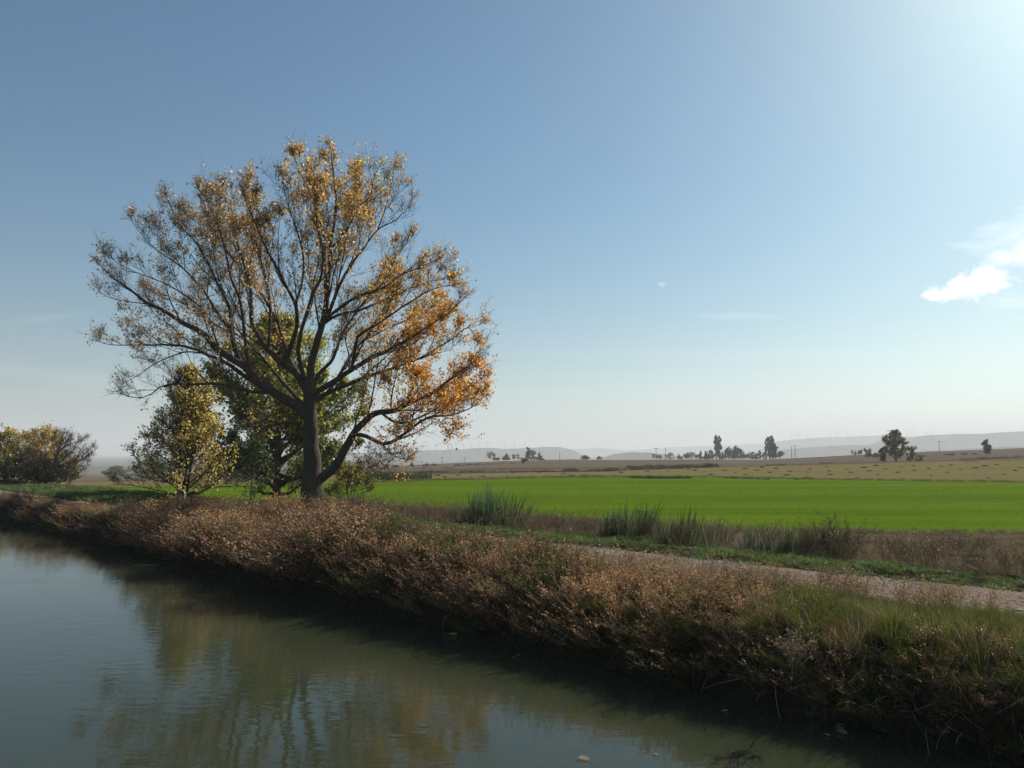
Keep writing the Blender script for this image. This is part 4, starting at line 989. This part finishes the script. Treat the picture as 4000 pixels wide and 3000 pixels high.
def far_tree(kind, colr, X4, ytop, ybot, wid, dist, label, name='distant_tree', cat='tree', group='trees on the far plain', seed=0):
    """X4, ytop, ybot, wid in photograph pixels (4000 wide); stands at dist metres"""
    key = (kind, colr, seed % 3)
    hit = field_z((X4, ybot))
    if hit[1] < 379: dist = hit[1]
    B = at4(X4, ybot, dist); H = (ybot - ytop) * .256 / FPX * dist; Wd = wid * .256 / FPX * dist
    root = thing(name, B, label, cat, group)
    if key not in PROTO:
        A_, _ = far_proto(kind, 100 + seed % 3 + 7 * len(PROTO))
        cr = A_.build('crown', [M_BARK2 if kind == 'bare' else FARCOL[colr]])
        V, f = tubes(np.array([[0, 0, -.03], [0, 0, .3], [.01, 0, .62]]), np.array([.032, .024, .012]), 6); tr = mk('trunk', V, [f], M_BARK)
        ext = np.array([v.co[0] for v in cr.data.vertices]); wn = np.percentile(ext, 97) - np.percentile(ext, 3)
        PROTO[key] = (cr, tr, wn); first = True
    else: first = False
    cr, tr, wn = PROTO[key]
    for o in (cr, tr):
        c = o if first else o.copy()
        if not first: COL.objects.link(c)
        c.parent = root; c.scale = (Wd / wn, Wd / wn, H) if o is cr else (H * .9, H * .9, H); c.location = (0, 0, 0)
        if not first: c.rotation_euler = (0, 0, rng.uniform(0, 6))
    return root
# zoom grids the positions were read from
z4 = lambda x, y: (1300 + .4973 * x, 1600 + .4973 * y)
z5 = lambda x, y: (2200 + .4069 * x, 1600 + .4069 * y)
z6 = lambda x, y: (3000 + .4521 * x, 1600 + .4521 * y)
def ft(zf, sc, kind, colr, x, y0, y1, w, dist, label, seed=0, group='trees on the far plain', **kw):
    X, a = zf(x, y0); _, b = zf(x, y1); far_tree(kind, colr, X, a, b, w * sc, dist, label, seed=seed, group=group, **kw)
s4, s5, s6 = .4973, .4069, .4521
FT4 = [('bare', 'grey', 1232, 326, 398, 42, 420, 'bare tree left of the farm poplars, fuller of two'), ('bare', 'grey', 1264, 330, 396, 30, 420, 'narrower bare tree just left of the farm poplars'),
 ('mound', 'olive', 1285, 368, 398, 50, 420, 'low bush under the bare farm trees'), ('cone', 'olive', 1365, 342, 396, 50, 430, 'cone-shaped olive tree between bare trees and farm poplars'),
 ('round', 'olive', 1420, 350, 394, 34, 430, 'small round tree next to the cone-shaped olive tree'), ('column', 'olive', 1456, 350, 394, 18, 430, 'slim small tree left of the farm poplars'),
 ('column', 'tan', 1535, 300, 396, 40, 430, 'taller pale farm poplar on the rise'), ('shaggy', 'tan', 1575, 312, 396, 40, 430, 'broader pale poplar right beside the tall farm poplar'),
 ('cone', 'olive', 1625, 335, 398, 52, 430, 'bushy cone tree right of the farm poplars'), ('round', 'dark', 1500, 374, 430, 46, 330, 'small dark round tree standing forward of the farm poplars'),
 ('round', 'grey', 1990, 357, 399, 56, 480, 'round-crowned tree right of the long dark shed'), ('round', 'grey', 2092, 364, 397, 38, 480, 'smaller round-crowned tree right of the first'),
 ('cone', 'grey', 622, 414, 450, 30, 800, 'grey pointed bush below the left ridge'), ('mound', 'grey', 740, 417, 444, 44, 800, 'grey rounded bush beside the pointed one'), ('mound', 'grey', 795, 421, 440, 50, 800, 'low grey bush run right of the rounded one'),
 ('mound', 'grey', 432, 425, 458, 50, 900, 'hazy bush in the valley seen under the right limb'), ('mound', 'grey', 500, 430, 455, 60, 900, 'low hazy bushes in the valley right of it')]
for q, t in enumerate(FT4): ft(z4, s4, *t, seed=q)
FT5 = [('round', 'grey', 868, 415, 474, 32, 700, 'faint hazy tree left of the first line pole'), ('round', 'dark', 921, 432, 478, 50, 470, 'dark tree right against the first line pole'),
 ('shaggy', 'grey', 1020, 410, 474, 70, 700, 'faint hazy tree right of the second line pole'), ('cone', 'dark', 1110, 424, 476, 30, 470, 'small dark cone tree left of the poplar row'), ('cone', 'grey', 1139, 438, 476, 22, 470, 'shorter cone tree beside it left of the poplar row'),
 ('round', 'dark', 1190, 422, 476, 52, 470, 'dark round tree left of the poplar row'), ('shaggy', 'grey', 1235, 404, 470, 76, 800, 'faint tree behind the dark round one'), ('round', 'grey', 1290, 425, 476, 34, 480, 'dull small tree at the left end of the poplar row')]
for q, t in enumerate(FT5): ft(z5, s5, *t, seed=q)
row = [(1320, 390, 34, 'cone', 'dark'), (1365, 390, 40, 'cone', 'dark'), (1405, 392, 34, 'shaggy', 'olive'), (1435, 378, 40, 'shaggy', 'olive'), (1527, 395, 30, 'cone', 'dark'), (1560, 377, 28, 'column', 'dark'), (1588, 364, 34, 'column', 'dark'),
       (1612, 375, 30, 'column', 'olive'), (1635, 378, 26, 'column', 'dark'), (1657, 351, 30, 'column', 'dark'), (1677, 367, 28, 'column', 'olive'), (1702, 376, 34, 'column', 'dark'), (1735, 388, 36, 'shaggy', 'olive'), (1768, 418, 28, 'round', 'grey'),
       (1817, 402, 56, 'shaggy', 'olive'), (1860, 413, 30, 'cone', 'olive'), (1890, 392, 28, 'column', 'dark'), (1925, 411, 36, 'shaggy', 'grey')]
for q, (x, y, w, kd, cl_) in enumerate(row):
    ft(z5, s5, kd, cl_, x, y, 476, w, 470, 'low tree in the dense row at the foot of the tall poplars', seed=q, group='dense tree row on the plain')
for q, (x, y, w, cl_, lab) in enumerate([(1470, 254, 40, 'dark', 'left and taller of the twin dark poplars rising from the tree row'), (1499, 261, 38, 'dark', 'right one of the twin dark poplars rising from the tree row'),
        (1947, 304, 30, 'olive', 'slim poplar left of the broad poplar group'), (1985, 261, 46, 'olive', 'tallest poplar of the broad poplar group'), (2012, 278, 44, 'olive', 'second tall poplar of the broad poplar group'), (2040, 334, 40, 'olive', 'shorter poplar on the right flank of the broad poplar group')]):
    ft(z5, s5, 'column', cl_, x, y, 474, w, 470, lab, seed=q, group='tall poplars on the plain', name='distant_poplar')
ft(z5, s5, 'round', 'dark', 2085, 394, 470, 56, 470, 'dark round tree closing the poplar group on the right', seed=1)
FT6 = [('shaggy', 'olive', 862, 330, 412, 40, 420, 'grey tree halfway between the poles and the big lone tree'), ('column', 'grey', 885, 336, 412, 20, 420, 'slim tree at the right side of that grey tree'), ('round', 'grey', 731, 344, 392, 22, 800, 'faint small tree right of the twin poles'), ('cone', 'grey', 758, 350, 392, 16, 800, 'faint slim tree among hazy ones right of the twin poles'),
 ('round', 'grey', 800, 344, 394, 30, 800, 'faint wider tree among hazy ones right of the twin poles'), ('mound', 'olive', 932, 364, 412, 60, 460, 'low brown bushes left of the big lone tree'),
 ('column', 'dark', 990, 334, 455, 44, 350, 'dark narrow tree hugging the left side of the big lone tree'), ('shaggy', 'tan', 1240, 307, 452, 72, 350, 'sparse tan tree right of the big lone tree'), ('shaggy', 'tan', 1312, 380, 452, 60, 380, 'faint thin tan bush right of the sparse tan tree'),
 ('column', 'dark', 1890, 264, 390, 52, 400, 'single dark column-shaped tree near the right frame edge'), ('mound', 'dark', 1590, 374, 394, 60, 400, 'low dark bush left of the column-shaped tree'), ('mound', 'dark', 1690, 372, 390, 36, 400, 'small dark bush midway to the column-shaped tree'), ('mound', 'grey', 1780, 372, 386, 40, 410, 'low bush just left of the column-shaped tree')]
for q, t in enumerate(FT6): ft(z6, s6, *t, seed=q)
far_tree('round', 'grey', 450, 1817, 1871, 82, 375, 'hazy round tree alone beyond the left bank', seed=2)
far_tree('mound', 'grey', 494, 1846, 1871, 22, 375, 'small hazy bush right of the round lone tree', seed=1)
# the big lone tree gets real limbs
X, yb = z6(1105, 447); b = at4(X, yb, 355)
hit = field_z((X, yb)); b = hit if hit[1] < 379 else b
ks = b[1] / 355
gen_tree('lone_tree', 'big broad-crowned dark tree standing alone on the far plain', 'tree', b, 13.3 * ks, [(0, 2. * ks), (.15, 4.4 * ks), (.35, 5.3 * ks), (.6, 5.3 * ks), (.8, 4.2 * ks), (.93, 2.6 * ks), (1, 1. * ks)], 38, clumpy(2.2, .25 / ks, 1.3), tint_of((.12, .12, .055), (.19, .17, .08), s=.2 / ks), r0=.5 * ks, leaf=.5 * ks, hs=(.08, .8), spacing=1.0 * ks, l2=(1.2 * ks, 2.6 * ks), l3=(.6 * ks, 1.2 * ks), n3=5, n4=1, thick=2.5 * ks)

# tussocks in the stubble field
tus_xy = [z6(*p) for p in [(15, 545), (70, 511), (352, 543), (190, 536), (160, 569), (510, 496), (525, 534), (535, 566), (340, 590), (360, 517), (680, 517), (718, 547), (828, 504), (875, 533), (780, 597), (1015, 515), (930, 488), (1155, 500), (1120, 546), (945, 566), (1270, 527), (1255, 488),
          (1390, 511), (1410, 577), (1495, 496), (1548, 545), (1583, 483), (1660, 525), (1790, 507), (1878, 491), (1900, 596), (1975, 478), (2045, 563), (2135, 531), (2185, 505), (250, 606), (500, 602), (1395, 612), (2085, 625), (1160, 604)]]
tus_xy += [z5(*p) for p in [(805, 598), (1010, 590), (1265, 586), (1345, 602), (1420, 630), (1200, 577), (1110, 640), (560, 608), (1650, 606), (1740, 571), (1756, 628), (1858, 585), (1985, 605), (2045, 568), (1550, 585), (2145, 632), (1912, 557)]]
tus_xy += [z4(*p) for p in [(405, 542), (825, 521), (985, 520), (925, 510), (880, 535), (1420, 500), (1615, 498), (1810, 507)]]
tp_mesh = None
M_TUS = leaf_mat('tussock', .25, .02)
tps = [tuft(90, .6, .55, .55, .06, (.10, .085, .04), (.19, .15, .07)) for _ in range(3)]
tmeshes = []
for q, xy in enumerate(tus_xy):
    p = field_z(xy); k = q % 3
    if len(tmeshes) <= k:
        V, fs, tn = tps[k]; o = mk('weed_tussock', V, fs, M_TUS, tint=tn); tmeshes.append(o)
    else:
        o = tmeshes[k].copy(); COL.objects.link(o)
    o.location = [float(v) for v in p]; s = p[1] / 110 * rng.uniform(.35, .6); o.scale = (s * rng.uniform(1.1, 1.8), s, s * rng.uniform(.7, 1.2)); o.rotation_euler = (0, 0, rng.uniform(-.4, .4))
    tag(o, 'small dark weed tussock in the pale stubble field', 'tussock', 'weed tussocks in the stubble field')

# hedges and ditch scrub between the fields
hp_ = [tuft(40, 1., .8, .5, .14, (.05, .05, .022), (.10, .085, .04)) for _ in range(3)]
hb_ = [tuft(40, 1., .9, .6, .16, (.075, .06, .04), (.14, .11, .07)) for _ in range(3)]
hg_ = [tuft(60, 1., .7, .35, .07, (.06, .085, .03), (.12, .14, .06)) for _ in range(3)]
def hedge(pts, n_, h, label, protos, name='hedge', jitter=1.2, cat='hedge', hmul=1.):
    h = h * hmul
    P0 = np.array([field_z((x, y)) for x, y in pts]); s = np.linspace(0, 1, len(pts)); t = rng.uniform(0, 1, n_)
    P = np.stack([np.interp(t, s, P0[:, k]) for k in range(3)], 1); P[:, 1] += rng.normal(0, jitter * 1.2, n_); P[:, 2] -= .05
    A_ = Acc(); hv = h * .36 * rng.uniform(.3, 1.25, n_) * np.clip(1 + 1.2 * np.array([nz(a * 12, 0, 1.) for a in t]), .3, 1.8)
    scatter(A_, protos, P, hv, .1, instance_tint(n_, .2, .06))
    c = P.mean(0); c[2] = P[:, 2].min()
    return tag(A_.build(name, M_TUS, loc=c), label, cat, 'hedges between the far fields')
hedge([z5(60, 647), z5(180, 642), z5(360, 640), z5(520, 645), z5(690, 655)], 170, .75, 'thin dark hedge where green field meets stubble, left stretch', hp_, jitter=.3)
hedge([z5(700, 657), z5(850, 661), z5(1050, 661), z5(1210, 659)], 190, .85, 'thickest dark hedge stretch on the far edge of the green field', hp_, jitter=.3)
hedge([z5(1560, 657), z5(1690, 662), z5(1820, 668)], 90, .55, 'short dark hedge stretch near the right part of the green field edge', hp_, jitter=.25)
hedge([z5(1860, 669), z5(1970, 674)], 40, .45, 'last small dark hedge piece on the green field edge', hp_, jitter=.2)
hedge([z4(1060, 531), z4(1270, 527), z4(1500, 527)], 90, .45, 'low broken hedge on the green field edge below the farm poplars', hp_, jitter=.3)
hedge([z4(230, 568), z4(400, 562), z4(560, 556), z4(720, 548)], 260, 1.15, 'tall pale green reeds along the green field edge right of the trunk', hg_, 'reed_bed', .5, 'reeds', 2.2)
hedge([z4(200, 500), z4(600, 494), z4(1000, 494), z4(1400, 492), z4(1850, 490), z4(2212, 484)], 520, 1.1, 'long dark scrub line between stubble and ploughland, left half', hp_ + hb_, jitter=1.)
hedge([z5(0, 592), z5(400, 586), z5(700, 576), z5(1000, 565), z5(1450, 548)], 480, 1.25, 'long dark scrub line between stubble and ploughland, centre', hp_ + hb_, jitter=1.2)
hedge([z5(620, 566), z5(850, 553), z5(1100, 548), z5(1450, 540)], 260, 1.5, 'upper dark scrub band behind the centre scrub line', hp_ + hb_, jitter=1.)
hedge([z6(0, 486), z6(350, 475), z6(700, 462), z6(1100, 460), z6(1500, 458), z6(1780, 456)], 360, .8, 'thin dark scrub line in front of the big lone tree', hp_ + hb_, jitter=1.)
hedge([z6(1690, 432), z6(1900, 422), z6(2212, 408)], 160, .9, 'dark field bank climbing to the right frame edge', hp_ + hb_, jitter=1.)
hedge([z4(960, 440), z4(1150, 432), z4(1440, 425)], 160, 1.2, 'dark field bank below the farm poplars', hb_, jitter=1.5)
hedge([z4(210, 470), z4(500, 462), z4(960, 464)], 160, .9, 'dark field bank on the left ploughland', hb_, jitter=1.5)

# ------------------------------------------------------------------ sheds, poles, turbines
M_SHED = soil_mat('shed_wall', [(.3, (.05, .045, .04)), (.7, (.08, .07, .06))], nscale=.5, bump=.1)
M_ROOF = soil_mat('shed_roof', [(.3, (.10, .095, .09)), (.7, (.16, .15, .14))], nscale=.5, bump=.1)
def shed(x0, x1, y0, y1, dist, label):
    (Xa, Ya), (Xb, Yb) = z4(x0, y0), z4(x1, y1); a = at4((Xa + Xb) / 2, Yb, dist); w = (Xb - Xa) * .256 / FPX * dist; h = (Yb - Ya) * .256 / FPX * dist
    root = thing('farm_shed', a, label, 'shed', 'long low sheds on the plain')
    V, f = box(0, 0, h * .35, w, 7, h * .9); mk('wall', V + a, [f], M_SHED, root)
    V = np.array([[-w / 2 - .3, -3.8, h * .8], [w / 2 + .3, -3.8, h * .8], [w / 2 + .3, 0, h * 1.02], [-w / 2 - .3, 0, h * 1.02], [-w / 2 - .3, 3.8, h * .8], [w / 2 + .3, 3.8, h * .8]]) + a
    mk('roof', V, [np.array([[0, 1, 2, 3], [3, 2, 5, 4]]), np.array([[0, 3, 4], [1, 5, 2]])], M_ROOF, root)
shed(1843, 1923, 391, 405, 440, 'long low dark shed between line pole and round trees')
shed(1722, 1796, 394, 406, 440, 'lower dark shed at the foot of the lone line pole')
M_POLE = soil_mat('pole_wood', [(.3, (.06, .05, .045)), (.7, (.10, .09, .08))], nscale=3, bump=.1)
def pole(X4, ytop, ybot, dist, arm, label):
    B = at4(X4, ybot, dist); H = (ybot - ytop) * .256 / FPX * dist
    r = thing('utility_pole', B, label, 'utility pole', 'line poles on the plain')
    V, f = tubes(np.array([[0, 0, -.5], [0, 0, H * .5], [0, 0, H]]), np.array([.17, .15, .12]) * dist / 450, 6); mk('post', V + B, [f], M_POLE, r)
    if arm:
        V, f = box(0, 0, H * .95, arm, .15, .2); mk('crossarm', V + B, [f], M_POLE, r)
        for s in (-.45, 0, .45):
            V, f = tubes(np.array([[s * arm, 0, H * .95], [s * arm, 0, H * .95 + .45]]), np.array([.08, .06]), 5); mk('insulator', V + B, [f], M_POLE, r)
def pz4(x, a, b, *r): X, y0 = z4(x, a); _, y1 = z4(x, b); pole(X, y0, y1, *r)
def pz5(x, a, b, *r): X, y0 = z5(x, a); _, y1 = z5(x, b); pole(X, y0, y1, *r)
def pz6(x, a, b, *r): X, y0 = z6(x, a); _, y1 = z6(x, b); pole(X, y0, y1, *r)
pz4(360, 408, 462, 700, 0, 'thin pole seen just right of the leaning limb')
pz4(858, 376, 432, 480, 1.6, 'pole with crossarm before the left ridge, left of two')
pz4(1037, 376, 416, 620, 1.6, 'shorter pole with crossarm before the left ridge, right of two')
pz4(1783, 332, 406, 440, 0, 'tall plain pole standing by the lower dark shed')
pz5(893, 370, 478, 440, 2.2, 'pole with wide crossarm left of centre plain')
pz5(983, 378, 478, 450, 1.0, 'second pole just right of the wide-crossarm pole')
pz6(205, 315, 413, 440, 0, 'left pole of the close pair right of the poplar group')
pz6(235, 310, 408, 450, 1.6, 'right pole of the close pair, with crossarm')
pz6(1482, 274, 364, 420, 1.6, 'pole standing alone between lone tree and column tree')
M_TURB = soil_mat('turbine_backlit_grey', [(.3, (.40, .41, .43)), (.7, (.46, .46, .47))], nscale=.2, bump=0)  # white turbines in grey: their backlit shade is put into the base colour
def turbine_mesh(H, a0, yaw):
    A_ = Acc(); V, f = tubes(np.array([[0, 0, -3], [0, 0, H * .5], [0, 0, H]]), np.array([2.2, 1.8, 1.3]) * H / 45, 8); A_.add(V, [f])
    V, f = box(0, .6 * H / 45, H + .3, 3 * H / 45, 6. * H / 45, 3 * H / 45); A_.add(V, [f])
    for k in range(3):
        a = a0 + k * 2 * PI / 3; d = np.array([math.sin(a), 0, math.cos(a)]); q = np.array([d[2], 0, -d[0]]); c = np.array([0, -3. * H / 45, H + .3]); Lb = H * .55
        pr = [(0, .6 * H / 25), (.15, 1.1 * H / 25), (.5, .8 * H / 25), (1, .3 * H / 25)]
        V = []
        for s, w in pr:
            m = c + d * s * Lb; V += [m - q * w, m + np.array([0, .25 * w, 0]), m + q * w * .6, m - np.array([0, .25 * w, 0])]
        V = np.array(V) * 1.0; f = [[4 * i + j, 4 * i + (j + 1) % 4, 4 * i + 4 + (j + 1) % 4, 4 * i + 4 + j] for i in range(3) for j in range(4)]; A_.add(V, [np.array(f)])
    return A_
TX = [905, 1377, 1402, 1439, 1549, 1670, 1700, 1709, 1767, 1812, 1842, 1872, 1905, 1971, 2010, 2051]
TX2 = [3095, 3113, 3124, 3154, 3246, 3271, 3310, 3368, 3549, 3561, 3574, 3622, 3644]
ORD = ['first', 'second', 'third', 'fourth', 'fifth', 'sixth', 'seventh', 'eighth', 'ninth', 'tenth', 'eleventh', 'twelfth', 'thirteenth', 'fourteenth', 'fifteenth', 'sixteenth']
def turbines(xs, ridge, back, side, hpx):
    px, zt, dist = ridge
    for q, X in enumerate(xs):
        x = X * .256; z = np.interp(x, px, zt) ; D = dist + back; H = hpx * .256 / FPX * D
        o = turbine_mesh(H, rng.uniform(0, 2), 0).build('wind_turbine', M_TURB)
        o.location = (ray(x, HOR)[0] * D, D, float(z) - .02 * H); o.rotation_euler = (0, 0, rng.uniform(-.5, .5))
        tag(o, '%s white wind turbine from the left on the %s ridge' % (ORD[q], side), 'wind turbine', 'wind turbines on the %s ridge' % side)
turbines(TX, rA, 60, 'left', 19)
turbines(TX2, rC, 60, 'right', 20)
print('objects', len(scene.objects))
